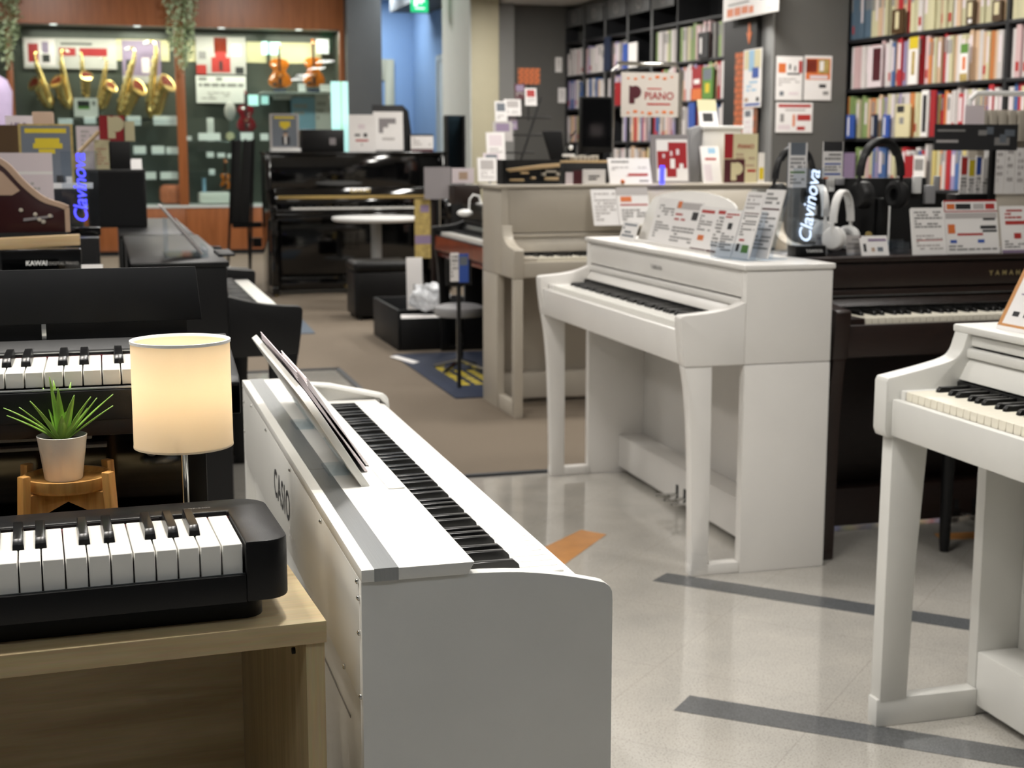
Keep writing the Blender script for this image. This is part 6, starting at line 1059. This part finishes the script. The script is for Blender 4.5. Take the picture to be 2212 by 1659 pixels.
# ---- posters on the pillar
ycard('poster', 'white poster with an orange disc, left of two upper ones on the grey pillar', 'poster', (1675, 122, 1735, 216), 9.07, None, prints=[(.08, .62, .36, .84, 'orange_print'), (.48, .7, .55, .82, 'print_dark'), (.68, .66, .74, .78, 'print_dark'), (.85, .62, .98, .9, 'red_print'), (.42, .58, .9, .62, 'print_dark')] + lines(.1, .3, .9, .5, 3, 'paper_grey', 101) + [(.15, .1, .3, .2, 'slate_print'), (.5, .12, .85, .18, 'paper_pink')], t=.004)
ycard('poster', 'white poster with an orange photo, right of two upper ones on the grey pillar', 'poster', (1736, 121, 1798, 216), 9.07, None, prints=[(.05, .46, .95, .94, 'orange_print'), (.05, .62, .45, .92, 'violin_dark'), (.5, .6, .9, .92, 'gold_patch'), (.55, .66, .7, .88, 'paper'), (.2, .48, .85, .56, 'paper_pink'), (.55, .28, .8, .36, 'print_dark'), (.7, .12, .9, .2, 'print_grey')], t=.004)
ycard('poster', 'white poster with pink headline below the two others on the grey pillar', 'poster', (1675, 222, 1756, 286), 9.07, None, prints=[(.06, .84, .95, .94, 'red_print'), (.25, .72, .8, .78, 'paper_grey'), (.12, .35, .22, .62, 'print_grey'), (.46, .2, .52, .6, 'orange_print'), (.06, .1, .4, .25, 'paper_pink'), (.58, .4, .95, .6, 'red_print'), (.58, .08, .8, .2, 'red_print')], t=.004)
# ---- tall display panel with the arrow and brick print
tp = thing('sign_tower', 'tall black panel with an orange arrow and brick print left of the grey pillar', 'display', (4.35, 9.51, 0), R(-90)); MB().box(-.27, .26, 0, .03, 0, 2.2).build('panel', 'black_matte', tp)
def PXL(px, py): p = PX(px, py, 4.35); return (9.51 - p.y, p.z)
x0, zb0 = PXL(1584, 325); x1, zt0 = PXL(1640, 108)
MB().box(x0, x1, -.003, 0, zb0, zt0).build('mortar_print', 'mortar', tp); bmh = MB().box(-.035, .035, -.005, -.003, -.016, .016).mesh('brick', 'brick_print'); r_ = 0; z = zb0 + .02
while z < zt0 - .01:
    x = x0 + .04 + (.03 if r_ % 2 else 0)
    while x < x1 - .03: inst(bmh, 'brick', tp, (x, 0, z)); x += .08
    z += .04; r_ += 1
a_ = PXL(1617, 96); b_ = PXL(1617, 50); MB().prism([(a_[0] - .03, a_[1] + .08), (a_[0] + .05, a_[1] + .08), (a_[0] + .01, a_[1])], 'y', -.004, 0).box(a_[0] - .005, a_[0] + .025, -.004, 0, a_[1] + .08, b_[1]).build('arrow', 'orange_print', tp)
xcard('poster', 'white poster with a blue emblem on the tall black panel', 'poster', (1604, 106, 1646, 232), 4.34, None, prints=[(.05, .66, .3, .98, 'paper_cream'), (.3, .62, .6, .98, 'sky_print'), (.6, .66, .95, .98, 'paper_cream'), (.5, .5, .85, .68, 'blue_print'), (.1, .03, .95, .07, 'blue_print'), (.1, .1, .3, .17, 'tan_card'), (.75, .1, .9, .17, 'print_dark')] + lines(.2, .25, .8, .45, 3, 'sky_print', 104), t=.004)
xcard('poster', 'narrow white leaflet below the blue emblem poster on the black panel', 'poster', (1603, 235, 1626, 322), 4.34, None, prints=[(.2, .8, .8, .95, 'slate_print')] + lines(.2, .1, .8, .7, 5, 'paper_pink', 105), t=.004)
xcard('sign_board', 'white hanging sign with orange lettering at the top right', 'sign', (1562, -40, 1680, 36), 4.30, None, prints=[(.08, .1, .2, .34, 'orange_print'), (.22, .1, .34, .34, 'orange_print'), (.36, .12, .48, .33, 'orange_print'), (.5, .1, .58, .3, 'orange_print'), (.84, .1, .94, .16, 'paper_pink'), (.7, .42, .85, .6, 'slate_print'), (.1, .42, .5, .47, 'print_grey')], t=.012)
